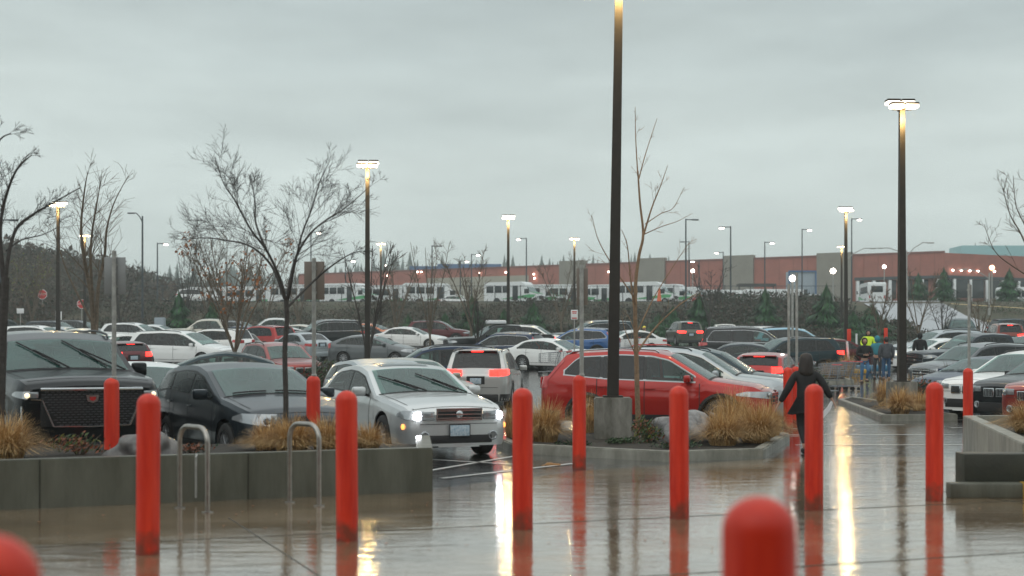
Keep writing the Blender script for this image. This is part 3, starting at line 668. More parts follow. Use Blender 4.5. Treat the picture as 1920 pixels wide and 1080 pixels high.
    if d['rails']:
        for sg in (-1, 1):
            bm = bmesh.new(); pts = []
            for t in rng(d['w1']+.25, d['r0']-.1, .3):
                e = te(t); pts.append((sg*(sx(t, e)-.03), -L/2+t, e+.05))
            pts = [(pts[0][0], pts[0][1]-.08, pts[0][2]-.05)]+pts+[(pts[-1][0], pts[-1][1]+.08, pts[-1][2]-.05)]
            tube(bm, pts, .016, 6); P('roof_rail', bm, 'chrome' if d['trim'] == 'chrome' else 'black_plastic')
    # mirrors, handles
    tm = d['dlo'][0]+.12
    for sg in (-1, 1):
        bm = bmesh.new(); box(bm, (sg*(sx(tm, sh(tm))+.13), -L/2+tm-.02, sh(tm)+.09), (.22, .13, .15 if key not in ('escalade', 'bigsuv', 'pickup') else .22), .04, 0)
        box(bm, (sg*(sx(tm, sh(tm))+.02), -L/2+tm, sh(tm)+.035), (.12, .05, .04), .01, 1)
        P('mirror', bm, ['black_plastic', 'black_plastic'], 'paint')
    for t in [p-.12 for p in d['pillars'][:1]]+[min(d['ra']-.2, (d['pillars']+[d['pillars'][0]+.95])[1])-.05]:
        for sg in (-1, 1):
            z = sh(t)-.13
            bm = bmesh.new(); box(bm, (sg*(sx(t, z)+.018), -L/2+t, z), (.022, .2, .026), .008); P('door_handle', bm, 'black_plastic', 'paint')
    if d['wipers']:
        for x0, x1 in ((-.62, -.12), (.02, .55)):
            bm = bmesh.new(); pts = []
            e = .6 if key == 'maxima' else .78
            for k in range(6):
                f = k/5; t = d['w0']+.05+(d['w1']-d['w0'])*e*(1-f) if key != 'hatch' else d['w0']+.06
                w = sx(t, te(t)); x = x0+(x1-x0)*f; q = top(t, x/w) ; pts.append(q+V(0, -.015, .02))
            tube(bm, pts, .011, 5)
            if key != 'hatch': tube(bm, [pts[2]+V(0, -.01, .015), top(d['w0']-.02, (x1+.12)/.8)+V(0, -.02, .02)], .013, 5)
            P('wiper', bm, 'underbody')
    # wheels
    Rr = d['R']; tw = .225
    bmt = bmesh.new(); lathe(bmt, [(Rr*.66, -tw/2), (Rr*.9, -tw/2), (Rr*.985, -tw*.4), (Rr, -tw*.2), (Rr, tw*.2), (Rr*.985, tw*.4), (Rr*.9, tw/2), (Rr*.66, tw/2), (Rr*.64, tw*.2), (0, tw*.15)], (0, 0, 0), 28, 'x')
    bmesh.ops.recalc_face_normals(bmt, faces=bmt.faces[:]); mt = bm_mesh(bmt, 'wheel', True, 40); mt.materials.append(M_['rubber'])
    def rimm(sg):
        bm = bmesh.new(); x = sg*tw*.42
        lathe(bm, [(Rr*.68, x-sg*.03), (Rr*.69, x), (Rr*.62, x+sg*.004), (Rr*.60, x-sg*.05)], (0, 0, 0), 28, 'x')
        lathe(bm, [(0, x+sg*.006), (Rr*.13, x+sg*.004), (Rr*.17, x-sg*.03)], (0, 0, 0), 16, 'x')
        ns = d['spokes']
        for k in range(ns):
            an = 2*math.pi*k/ns; w = .05 if ns > 6 else .1
            m = Matrix.Rotation(an, 3, 'X')
            box(bm, m @ V(x-sg*.014, 0, Rr*.37), (.03, Rr*w*1.6, Rr*.5), .005, 0, m)
        bmesh.ops.recalc_face_normals(bm, faces=bm.faces[:])
        me = bm_mesh(bm, 'rim', True, 30); me.materials.append(M_[d['rim']]); return me
    rims = {1: rimm(1), -1: rimm(-1)}
    mt2 = mt.copy(); mt2.transform(Matrix.Scale(-1, 4, (1, 0, 0))); mt2.flip_normals()
    for a in (d['fa'], d['ra']):
        for sg in (-1, 1):
            parts.append(('wheel', mt if sg > 0 else mt2, None, -1, (sg*(sx(a, .55)-tw/2+.0), -L/2+a, Rr)))
            parts.append(('rim', rims[sg], None, len(parts)-1, (0, 0, 0)))
    c.parts = parts; c.L = L; c.W = Wd; return c
CACHE = {}
def car(px, D, yaw, style, pm, label, cat='car', front=None, tail=None, group='cars parked in the lot', nose=False, name=None, marker=None, x=None, dz=0, skip=()):
    if style not in CACHE: CACHE[style] = build_style(style)
    c = CACHE[style]; X = XD(px, D) if x is None else x; Y = D; a = R(yaw)
    if nose: X -= math.sin(a)*c.L/2; Y += math.cos(a)*c.L/2
    root = empty(name or {'pickup': 'pickup_truck', 'van': 'minivan'}.get(style, 'parked_car'), (X, Y, g(X, Y)+dz), a, label, cat, group)
    # follow the slope of the lot
    e = .5; h = Vector((math.sin(a), -math.cos(a)))
    sy = (g(X, Y+2)-g(X, Y-2))/4
    root.rotation_mode = 'QUATERNION'
    n = Vector((0, -sy, 1)).normalized(); root.rotation_quaternion = Vector((0, 0, 1)).rotation_difference(n) @ Euler((0, 0, a)).to_quaternion()
    obs = []
    for nm, me, om, par, loc in c.parts:
        if nm in skip: obs.append(None); continue
        o = bpy.data.objects.new(nm, me); COL.objects.link(o); o.parent = root if par < 0 else obs[par]; o.location = loc; obs.append(o)
        mm = None
        if om == 'paint': mm = pm
        elif om == 'front': mm = M_[front] if front else None
        elif om == 'tail': mm = M_[tail] if tail else None
        elif om == 'marker': mm = M_[marker] if marker else None
        if mm:
            o.material_slots[0].link = 'OBJECT'; o.material_slots[0].material = mm
    return root
K = dict(champagne=paint('champagne', (.47,.475,.46), .5), black=paint('black', (.004,.006,.008), 0), navy=paint('navy', (.010,.024,.058)), teal=paint('teal', (.009,.028,.036)), dark=paint('dark_grey', (.018,.026,.033), .4), grey=paint('grey', (.11,.12,.125), .6),
  silver=paint('silver', (.58,.60,.60), .55, .3), lightgrey=paint('light_grey', (.36,.40,.42), .5), white=paint('white', (.78,.79,.78), 0), cream=paint('cream', (.62,.60,.52), .1), red=paint('red', (.36,.016,.012), .3), maroon=paint('maroon', (.09,.012,.016), .3),
  brick=paint('brick_red', (.26,.035,.028), .4), blue=paint('blue', (.03,.10,.26), .4), skyblue=paint('sky_blue', (.25,.45,.58), .3), orange=paint('orange', (.55,.17,.07), .2), beige=paint('beige', (.38,.36,.30), .5), brown=paint('red_brown', (.16,.025,.012), .2), bronze_=paint('olive_grey', (.10,.10,.08), .5))
CARS = [
 # near cars
 (172, 19.0, 29, 'escalade', 'black', 'huge black SUV with a mesh grille and chrome bar behind the low planter wall', 'suv', dict(nose=True, front='front_warm')),
 (468, 21.3, 31, 'hatch', 'dark', 'dark grey hatchback between the huge black SUV and the silver sedan', 'car', {}),
 (758, 23.6, 24, 'maxima', 'silver', 'silver sedan driving forward with both headlights on at the end of the planter wall', 'car', dict(front='lamp_on', marker='amber_on', name='moving_car', group='cars driving in the aisle')),
 (728, 30.0, 24, 'hatch', 'lightgrey', 'light silver hatchback hidden mostly behind the silver sedan with headlights on', 'car', {}),
 (770, 37.0, 30, 'sedan', 'beige', 'beige sedan whose roof and windshield show above the silver sedan', 'car', {}),
 (812, 46.0, -80, 'suv', 'navy', 'navy SUV seen side-on just left of the braking silver SUV', 'suv', {}),
 (911, 41.3, 174, 'rav', 'champagne', 'silver-beige SUV seen from behind with its brake lights glowing red', 'suv', dict(tail='tail_on', name='moving_car', group='cars driving in the aisle')),
 (1236, 28.8, 73, 'crv', 'red', 'red SUV seen side-on behind the lamp post planter in the middle', 'suv', {}),
 (1290, 31.7, 73, 'suv', 'lightgrey', 'light grey SUV parked directly behind the side-on red SUV', 'suv', {}),
 (1325, 34.5, 73, 'suv', 'teal', 'dark teal SUV with black mirror, second car behind the side-on red SUV', 'suv', {}),
 (1352, 37.6, 73, 'sedan', 'grey', 'grey sedan, third car behind the side-on red SUV', 'car', {}),
 # right row, nose to the left
 (1932, 28.6, -58, 'bmw', 'brick', 'dark red SUV cut off by the right edge behind the golden grass', 'suv', dict(nose=True)),
 (1866, 31.0, -60, 'bmw', 'black', 'black SUV between the white SUV and the dark red one at the right edge', 'suv', dict(nose=True)),
 (1803, 33.4, -60, 'bmw', 'white', 'white SUV with a twin grille behind the right signpost bollard', 'suv', dict(nose=True)),
 (1735, 41.5, -62, 'hatch', 'navy', 'dark blue hatchback parked just beyond the white SUV with a twin grille', 'car', dict(nose=True)),
 (1727, 48.5, -66, 'suv', 'grey', 'dark grey SUV with orange-tinted headlamp beyond the dark blue hatchback on the right', 'suv', dict(nose=True)),
 (1715, 57.0, -74, 'pickup', 'dark', 'slate grey pickup truck right of the second tall lamp post', 'pickup', dict(nose=True)),
 (1752, 66, -75, 'sedan', 'white', 'white sedan behind the slate grey pickup and the hooded person', 'car', {}),
 (1762, 71, -78, 'suv', 'lightgrey', 'pale silver wagon with roof rails, topmost behind the slate grey pickup', 'car', {}),
 (1882, 92, 172, 'suv', 'brown', 'rust-red SUV seen from behind near the right edge', 'suv', dict(tail='tail_on')),
 (1922, 71, -70, 'sedan', 'dark', 'dark sedan nosing in at the right edge in front of the rust-red SUV', 'car', {}),
 (1908, 118, 95, 'suv', 'teal', 'dark teal SUV parked highest up at the right edge', 'suv', {}),
 (1800, 101, -10, 'pickup', 'teal', 'dark green truck with a rack behind the row on the right', 'pickup', {}),
 # middle back
 (1282, 101, 186, 'suv', 'bronze_', 'olive grey SUV seen from behind below the tall light pole', 'suv', dict(tail='tail_on')),
 (1357, 106, 178, 'sedan', 'cream', 'cream sedan seen from behind left of the dark SUV with a chrome window line', 'car', {}),
 (1415, 68, 82, 'bigsuv', 'black', 'long black SUV with a chrome window line facing right', 'suv', dict(name='parked_car')),
 (1418, 60, 80, 'sedan', 'dark', 'dark grey sedan in front of the long black SUV with a chrome window line', 'car', {}),
 (1474, 60, -80, 'rav', 'teal', 'dark teal wagon with a glowing red taillight left of the cart corral', 'car', dict(tail='tail_on')),
 (1440, 47.5, 160, 'hatch', 'red', 'bright red hatchback showing its back above the grey sedan hood', 'car', dict(tail='tail_on')),
 (1494, 78, 82, 'suv', 'skyblue', 'pale blue SUV showing its roof over the dark teal wagon', 'suv', {}),
 (1450, 82, 80, 'suv', 'white', 'white SUV whose roof shows between the black SUV and the pale blue one', 'suv', {}),
 (1534, 66, -80, 'sedan', 'maroon', 'dark red sedan half hidden behind the dark teal wagon', 'car', {}),
 (1112, 88, -78, 'bigsuv', 'teal', 'tall dark green SUV half hidden by the thick lamp post', 'suv', {}),
 (1082, 78, -104, 'crv', 'blue', 'bright blue SUV left of the thick lamp post', 'suv', {}),
 (1172, 84, -70, 'sedan', 'white', 'white car just right of the thick lamp post beside the worker', 'car', {}),
 (998, 86, 78, 'suv', 'white', 'white SUV with dark glass between the black pickup and the blue SUV', 'suv', {}),
 (1042, 66, 60, 'sedan', 'white', 'white sedan nose showing under the bright blue SUV', 'car', {}),
 (936, 76, -76, 'pickup', 'black', 'black pickup truck with cargo on its roof behind the dark blue SUV', 'pickup', dict(tail='tail_on')),
 (940, 68, -108, 'crv', 'navy', 'dark blue SUV with red taillight facing left in the middle of the lot', 'suv', {}),
 (772, 94, 76, 'sedan', 'white', 'white sedan between the grey hatchback and the maroon SUV', 'car', {}),
 (822, 105, 84, 'suv', 'maroon', 'maroon SUV behind the white sedan in the middle left', 'suv', {}),
 (703, 71, 76, 'prius', 'grey', 'grey hatchback facing right behind the lamp post and hedge', 'car', {}),
 (606, 92, -68, 'bigsuv', 'black', 'big black SUV with silver roof line left of the second lamp post', 'suv', {}),
 (702, 108, 70, 'hatch', 'orange', 'orange hatchback almost hidden behind the second lamp post', 'car', {}),
 (660, 98, -70, 'sedan', 'dark', 'dark sedan behind the big black SUV with silver roof line', 'car', {}),
 (560, 78, -140, 'sedan', 'lightgrey', 'pale silver sedan seen from behind with pink taillights', 'car', {}),
 (491, 84, -130, 'suv', 'red', 'red SUV left of the curved tree trunk showing its taillight', 'suv', {}),
 (520, 92, -60, 'sedan', 'white', 'white sedan between the red SUV and the white pickup', 'car', {}),
 (512, 104, -78, 'pickup', 'white', 'white pickup truck behind the curved tree trunk', 'pickup', {}),
 (470, 97, 75, 'sedan', 'navy', 'dark blue sedan roof behind the orange-leaved tree', 'car', {}),
 (440, 78, -150, 'sedan', 'bronze_', 'dark olive sedan with a lit red taillight under the orange-leaved tree', 'car', dict(tail='tail_on')),
 (396, 76, -112, 'rav', 'white', 'white crossover showing its rear beside the orange-leaved tree', 'suv', {}),
 (388, 98, -84, 'pickup', 'cream', 'cream pickup truck behind the white crossover on the left', 'pickup', {}),
 (342, 69, 72, 'van', 'white', 'white minivan facing right with lit red taillight behind the shrubs', 'minivan', dict(tail='tail_on')),
 (526, 52.5, 30, 'bmw', 'brick', 'reddish brown SUV with a twin grille facing the camera on the left', 'suv', {}),
 (392, 47, -78, 'prius', 'teal', 'dark teal car with clear windows between the huge black SUV and the hatchback', 'car', {}),
 (262, 24.6, 22, 'sedan', 'white', 'white sedan just showing beside the huge black SUV mirror', 'car', dict(dz=-.0)),
 # far left
 (226, 62, -150, 'hatch', 'maroon', 'dark maroon car left of the white minivan', 'car', dict(tail='tail_on')),
 (205, 74, -42, 'sedan', 'white', 'white sedan with its hood toward the left signpost', 'car', {}),
 (256, 94, 80, 'suv', 'white', 'white SUV with long side glass above the left signpost row', 'suv', {}),
 (170, 89, 74, 'sedan', 'cream', 'cream sedan between the left trees above the huge black SUV', 'car', {}),
 (128, 94, 72, 'sedan', 'lightgrey', 'light grey sedan above the huge black SUV roof', 'car', {}),
 (78, 84, 80, 'suv', 'white', 'white SUV facing right above the left half of the huge black SUV', 'suv', {}),
 (106, 103, 84, 'suv', 'dark', 'dark SUV with a light roof strip behind the left lamp post', 'suv', {}),
 (150, 106, 84, 'suv', 'black', 'black SUV right of the left lamp post, in the last row', 'suv', {}),
 (14, 90, -120, 'sedan', 'white', 'white car with red taillight at the left edge', 'car', {}),
 (4, 118, 160, 'suv', 'grey', 'grey SUV with a glowing taillight highest up at the left edge', 'suv', dict(tail='tail_on')),
 (300, 103, 80, 'sedan', 'silver', 'silver sedan roof right of the white SUV with long side glass', 'car', {}),
 (448, 104, 82, 'suv', 'grey', 'grey SUV in the last row behind the orange-leaved tree', 'suv', {}),
 (575, 104, 84, 'sedan', 'cream', 'cream sedan in the last row left of the big black SUV', 'car', {}),
]
for c in CARS:
    px, D, yaw, st, k, lab, cat, kw = c
    car(px, D, yaw, st, K[k], lab, cat, **kw)
# ---------------------------------------------------------------- bollards
def bollard_mesh(h=1.30, r=.094):
    bm = bmesh.new(); prof = [(r*1.02, 0), (r, .03), (r, h-r*.95)]
    for k in range(1, 8):
        a = k/7*math.pi/2; prof.append((r*math.cos(a) if k < 7 else 0, h-r*.95+r*.95*math.sin(a)))
    lathe(bm, prof, n=40); return bm_mesh(bm, 'bollard', True, 50)
BM = bollard_mesh(); BM.materials.append(M_['bollard_red'])
def bollard(px, D, label, x=None, top=None):
    X = XD(px, D) if x is None else x
    o = obj('bollard', BM, loc=(X, D, g(X, D)+(0 if top is None else top-1.30))); o.rotation_euler = (R(rnd.uniform(-.4, .4)), R(rnd.uniform(-.4, .4)), rnd.random()*6)
    return tag(o, label, 'bollard', 'red bollards')
bollard(277, 11.46, 'tall red bollard just left of the bike racks')
bollard(651, 12.26, 'red bollard between the right bike rack and the silver sedan')
bollard(980, 13.06, 'red bollard right of the silver sedan, in front of the golden grass')
bollard(1274, 13.88, 'red bollard in front of the pale boulder')
bollard(1526, 14.62, 'red bollard partly hiding the woman in black')
bollard(1752, 15.5, 'red bollard in front of the small planter island on the right')
bollard(1425, 3.6, 'blurred red bollard top closest to the lower right middle', top=1.28)
bollard(-14, 2.7, 'blurred red bollard top cut off by the lower left corner', top=1.30)
bollard(210, 17.9, 'red bollard holding a signpost in front of the huge black SUV')
bollard(587, 19.5, 'red bollard holding a signpost in front of the dark grey hatchback')
bollard(1086, 19.8, 'red bollard holding a signpost before the red SUV')
bollard(1478, 28.9, 'red bollard just left of the woman in black')
bollard(1492, 30.4, 'red bollard behind the other one beside the woman in black')
bollard(1815, 27.5, 'red bollard with a signpost at the end of the right planter wall')
# sign posts
def signpost(px, D, ztop, label, panel=None, back='sign_back', face=None, lean=0.):
    X = XD(px, D)+.012; t = empty('signpost', (X, D, g(X, D)), 0, label, 'signpost', 'signposts on bollards')
    bm = bmesh.new(); tube(bm, [(0, 0, 1.28), (lean, 0, ztop-g(X, D))], .029, 10); lathe(bm, [(.04, 1.27), (.04, 1.31), (.03, 1.32)], n=12); bobj('post', bm, 'galv', t)
    if panel:
        x0, x1, z0, z1, dy = panel
        bm = bmesh.new(); box(bm, ((x0+x1)/2, dy, (z0+z1)/2), (x1-x0, .006, z1-z0), .002); p = bobj('sign_panel', bm, back, t)
        bm = bmesh.new()
        for zz in (z0+.1, z1-.1): box(bm, (0, dy-.012 if dy > 0 else dy+.012, zz), (.07, .018, .03), .003)
        bobj('bracket', bm, 'galv', p)
def pz(py, D): return ZD(py, D)
signpost(212, 17.9, pz(470, 17.9), 'grey signpost with a dull grey sign back on the leftmost post bollard', (-.135, .135, pz(552, 17.9), pz(482, 17.9), .04))
bm = bmesh.new(); box(bm, (XD(222, 17.93), 17.99, pz(549, 17.93)), (.09, .008, .035), .002); tag(bobj('sign_sticker', bm, 'sign_white'), 'small white plate at the lower edge of the left grey sign back', 'plate')
signpost(587, 19.5, pz(484, 19.5), 'grey signpost with a tan sign back in front of the bare tree and dark hatchback', (-.14, .14, pz(562, 19.5), pz(490, 19.5), .04), 'sign_tan')
signpost(1089, 19.8, pz(496, 19.8), 'grey signpost with a narrow tan sign left of the thick lamp post', (-.07, .09, pz(572, 19.8), pz(503, 19.8), .05), 'sign_tan')
signpost(1478, 28.9, pz(532, 28.9), 'left one of the twin grey signposts behind the woman in black')
signpost(1493, 30.4, pz(512, 30.4), 'right one of the twin grey signposts, with an edge-on sign', (-.02, .012, pz(560, 30.4), pz(516, 30.4), .04))
signpost(1816, 27.5, pz(532, 27.5), 'grey signpost with a narrow edge-on sign at the right planter wall', (.02, .06, pz(585, 27.5), pz(534, 27.5), .04), 'sign_tan')
# ---------------------------------------------------------------- bike racks
def rack(p1, p2, label):
    (xa, da), (xb, db) = p1, p2; A = V(XD(xa, da), da, 0); B = V(XD(xb, db), db, 0); t = empty('bike_rack', (A+B)/2, 0, label, 'bike rack', 'bike racks')
    A -= t.location; B -= t.location; d = (B-A).normalized(); h = .86; r = .16; pts = [A+V(0, 0, .01)]
    for k in range(7): a = k/6*math.pi/2; pts.append(A+d*(r-r*math.cos(a))+V(0, 0, h-r+r*math.sin(a)))
    for k in range(7): a = (6-k)/6*math.pi/2; pts.append(B-d*(r-r*math.cos(a))+V(0, 0, h-r+r*math.sin(a)))
    pts.append(B+V(0, 0, .01)); bm = bmesh.new(); tube(bm, pts, .027, 12); bobj('hoop', bm, 'steel_pipe', t)
    for q in (A, B):
        bm = bmesh.new(); lathe(bm, [(.06, 0.004), (.06, .014), (.03, .018)], q, 16); bobj('foot_plate', bm, 'steel_pipe', t)
rack((337, 14.8), (389, 14.38), 'steel hoop bike rack right beside the leftmost tall red bollard')
rack((543, 15.33), (598, 14.97), 'steel hoop bike rack in front of the thin tree trunk')
bm = bmesh.new(); X = XD(366, 15.25); tube(bm, [(X, 15.28, .06), (X, 15.28, .50), (X, 15.33, .525)], .012, 8); tag(bobj('drain_pipe', bm, 'galv'), 'thin pale pipe on the planter wall inside the left bike rack', 'pipe')
# ---------------------------------------------------------------- planter on the left
def wall_poly(name, outer, th, h, label, m='concrete', cat='planter wall', z0=0.):
    """outer: points, wall thickness toward the left of the direction"""
    bm = bmesh.new(); n = len(outer); P = [Vector(p) for p in outer]; inner = []
    for i in range(n):
        ds = []
        if i > 0: ds.append((P[i]-P[i-1]).normalized())
        if i < n-1: ds.append((P[i+1]-P[i]).normalized())
        nn = sum([Vector((-d.y, d.x)) for d in ds], Vector((0, 0))).normalized(); k = 1/max(.5, nn.dot(Vector((-ds[0].y, ds[0].x)))); inner.append(P[i]+nn*th*k)
    for i in range(n-1):
        q = [P[i], P[i+1], inner[i+1], inner[i]]; b = [bm.verts.new((v.x, v.y, z0+g(v.x, v.y))) for v in q]; t = [bm.verts.new((v.x, v.y, h+g(v.x, v.y))) for v in q]
        bm.faces.new(t); bm.faces.new((b[0], b[1], t[1], t[0])); bm.faces.new((b[3], b[2], t[2], t[3]))
        if i == 0: bm.faces.new((b[0], b[3], t[3], t[0]))
        if i == n-2: bm.faces.new((b[1], b[2], t[2], t[1]))
    bmesh.ops.remove_doubles(bm, verts=bm.verts, dist=.0005); bmesh.ops.recalc_face_normals(bm, faces=bm.faces[:])
    bmesh.ops.bevel(bm, geom=[e for e in bm.edges if len(e.link_faces) == 2 and e.calc_face_angle(0) > .6 and e.verts[0].co.z > z0+.02 and e.verts[1].co.z > z0+.02], offset=.012, segments=2, affect='EDGES')
    o = bobj(name, bm, m); tag(o, label, cat); return o
wall_poly('planter_wall', [(-9, 12.96), (-.92, 16.5), (-1.09, 18.9)], .19, .515, 'long low concrete planter wall behind the bike racks on the left')
bm = bmesh.new(); prism(bm, [(-9, 13.2), (-1.12, 16.65), (-1.28, 18.9), (-9, 18.9)], .0, .40, zf=None); tag(bobj('planter_soil', bm, 'soil'), kind='structure')
for x0 in (-6.9, -4.9, -2.9):
    y0 = 12.96+(x0+9)*.438; bm = bmesh.new(); box(bm, (0, 0, .257), (.012, .012, .51), 0, 0, Matrix.Rotation(math.atan(.438), 3, 'Z')); tag(bobj('wall_joint', bm, 'concrete_dark', loc=(x0, y0, 0)), kind='structure')
# ---------------------------------------------------------------- islands with curbs
def island(name, poly, label, cw=.15, ch=.155):
    P = [Vector(p) for p in poly]; n = len(P); c = sum(P, Vector((0, 0)))/n; inner = []
    for i in range(n):
        d1 = (P[i]-P[i-1]).normalized(); d2 = (P[(i+1) % n]-P[i]).normalized(); nn = (Vector((-d1.y, d1.x))+Vector((-d2.y, d2.x))).normalized()
        k = 1/max(.5, nn.dot(Vector((-d1.y, d1.x)))); inner.append(P[i]+nn*cw*k)
    bm = bmesh.new(); B = [bm.verts.new((p.x, p.y, g(p.x, p.y)-.02)) for p in P]; T = [bm.verts.new((p.x, p.y, g(p.x, p.y)+ch)) for p in P]; I = [bm.verts.new((p.x, p.y, g(p.x, p.y)+ch)) for p in inner]; J = [bm.verts.new((p.x, p.y, g(p.x, p.y)+ch-.06)) for p in inner]
    for i in range(n):
        j = (i+1) % n
        bm.faces.new((B[i], B[j], T[j], T[i])); bm.faces.new((T[i], T[j], I[j], I[i])); bm.faces.new((I[i], I[j], J[j], J[i]))
    bmesh.ops.bevel(bm, geom=[e for e in bm.edges if any(v in T for v in e.verts) and all(v in T for v in e.verts)], offset=.02, segments=2, affect='EDGES')
    bmesh.ops.recalc_face_normals(bm, faces=bm.faces[:])
    o = bobj(name, bm, 'concrete_light'); tag(o, label, 'curb')
    bm = bmesh.new(); vs = [bm.verts.new((p.x, p.y, g(p.x, p.y)+ch-.05)) for p in inner]; f = bm.faces.new(vs); bmesh.ops.triangulate(bm, faces=[f]); bmesh.ops.subdivide_edges(bm, edges=bm.edges[:], cuts=3, use_grid_fill=True)
    for v in bm.verts: v.co.z += rnd.uniform(-.01, .05)
    tag(bobj('planting_bed', bm, 'soil'), kind='structure')
island('curb_island', [(-.27, 24.4), (.0, 22.7), (2.28, 20.95), (3.8, 21.5), (5.0, 25.6), (4.8, 26.7), (.3, 26.7)], 'curb around the middle planter with the thick lamp post')
island('curb_island', [(8.5, 32.8), (10.4, 33.2), (10.9, 43.5), (10.6, 44.5), (9.9, 43.2)], 'curb around the small planter with the second tall lamp post')
island('curb_island', [(11.3, 55.2), (13.3, 55.3), (13.5, 64), (11.6, 64)], 'far curb island with shrubs left of the man in jeans')
island('curb_island', [(-8.2, 44), (-2.0, 45.5), (-1.2, 56), (-2.6, 57), (-9.5, 52)], 'curb around the hedge behind the silver sedan')
island('curb_island', [(-15, 52), (-9.8, 52.5), (-10.2, 56), (-15, 56)], 'curb around the shrubs before the white minivan')
# right planter
wall_poly('planter_wall', [(12, 16.4), (5.9, 16.45), (7.42, 23.4), (12, 24.4)], -.2, .57, 'light grey concrete planter wall receding on the right', 'concrete_light')
bm = bmesh.new(); prism(bm, [(6.3, 16.8), (12, 16.8), (12, 24), (7.8, 23.0)], 0, .44); tag(bobj('planter_soil', bm, 'soil'), kind='structure')
bm = bmesh.new(); box(bm, (8.1, 16.17, .24), (6.02, .34, .48), .012); tag(bobj('concrete_ledge', bm, 'concrete_dark'), 'shadow-dark concrete ledge in front of the right planter wall', 'ledge')  # deep shade on the ledge face is put into its dark colour
bm = bmesh.new(); box(bm, (8.1, 15.88, .085), (6.46, .2, .17), .02); tag(bobj('concrete_curb', bm, 'concrete'), 'low grey curb running along the dark ledge at the right edge', 'curb')
bm = bmesh.new(); box(bm, (XD(1922, 15.8)+.05, 15.78, .09), (.16, .206, .18), .004); tag(bobj('curb_stripe', bm, 'yellow_line'), kind='structure')
# ---------------------------------------------------------------- lamp posts
def lamp_post(px, D, label, heads=4, plinth=True, pw=.2, x=None, ztop=7.95, lean=0.):
    X = XD(px, D) if x is None else x; z = g(X, D); t = empty('lamp_post', (X, D, z), R(rnd.uniform(-3, 3)), label, 'lamp post', 'tall parking lot lamp posts')
    if plinth:
        bm = bmesh.new(); prism(bm, [(-.32, -.32), (.32, -.32), (.32, .32), (-.32, .32)], -.05, .83); bmesh.ops.bevel(bm, geom=bm.edges[:], offset=.02, segments=2, affect='EDGES'); bobj('plinth', bm, 'plinth', t)
    bm = bmesh.new(); h = ztop-.06; n = 10; rings = []
    for k in range(n+1):
        f = k/n; w = pw/2*(1-.35*f); x0 = lean*f; zz = .83+(h-.83)*f if plinth else h*f
        rings.append([bm.verts.new((x0+a*w, b*w, zz)) for a, b in ((-1, -1), (1, -1), (1, 1), (-1, 1))])
    for a, b in zip(rings, rings[1:]):
        for k in range(4): bm.faces.new((a[k], a[(k+1) % 4], b[(k+1) % 4], b[k]))
    bm.faces.new(rings[-1])
    if plinth: box(bm, (0, 0, .845), (.34, .34, .03), .004)
    bobj('pole', bm, 'bronze', t, angle=20)
    bm = bmesh.new(); box(bm, (lean, 0, h-.02), (.5, .09, .07), .01)
    if heads == 4: box(bm, (lean, 0, h-.02), (.09, .5, .07), .01)
    bobj('arm', bm, 'bronze', t)
    spots = [(-.19, -.16, 0), (.19, -.16, 0), (-.17, .22, .15), (.21, .22, .15)] if heads == 4 else [(-.2, 0, 0), (.2, 0, .0)]
    for a, b, c in spots:
        bm = bmesh.new(); box(bm, (a+lean, b, h+.085+c), (.34, .30, .05), .015); hd = bobj('lamp_head', bm, 'bronze', t)
        bm = bmesh.new(); box(bm, (a+lean, b, h+.012+c), (.34, .29, .10), .03); bobj('lens', bm, 'lamp_emit', hd)
    # the lamp's own light, thrown down the pole and on the ground
    ld = bpy.data.lights.new('lamp_light', 'POINT'); ld.energy = 190; ld.color = (1, .66, .26); ld.shadow_soft_size = .12; ld.specular_factor = 0
    lo = bpy.data.objects.new('lamp_light', ld); COL.objects.link(lo); lo.parent = t; lo.location = (lean+.0, -.40, h-.25)
lamp_post(1149, 24.6, 'thick dark lamp post on a concrete plinth, running out of the top', lean=.11, ztop=8.2)
lamp_post(1691, 36.7, 'tall lamp post with four lit heads on the small planter at the right')
lamp_post(689, 50, 'tall lamp post with lit heads behind the silver sedan')
lamp_post(953, 82, 'lamp post with lit heads left of the thick post, before the red building')
lamp_post(1077, 109, 'smaller lamp post with lit heads just left of the thick post', 2)
lamp_post(714, 118, 'small lamp post right of the one behind the silver sedan', 2)
lamp_post(109, 71, 'lamp post with lit heads at the far left above the huge black SUV')
lamp_post(159, 104, 'small lamp post among the left tree stems', 2)
lamp_post(1586, 75, 'lamp post with lit heads left of the second tall one on the right')
lamp_post(1578, 124, 'small lamp post right behind the pole at the right walkway', 2)
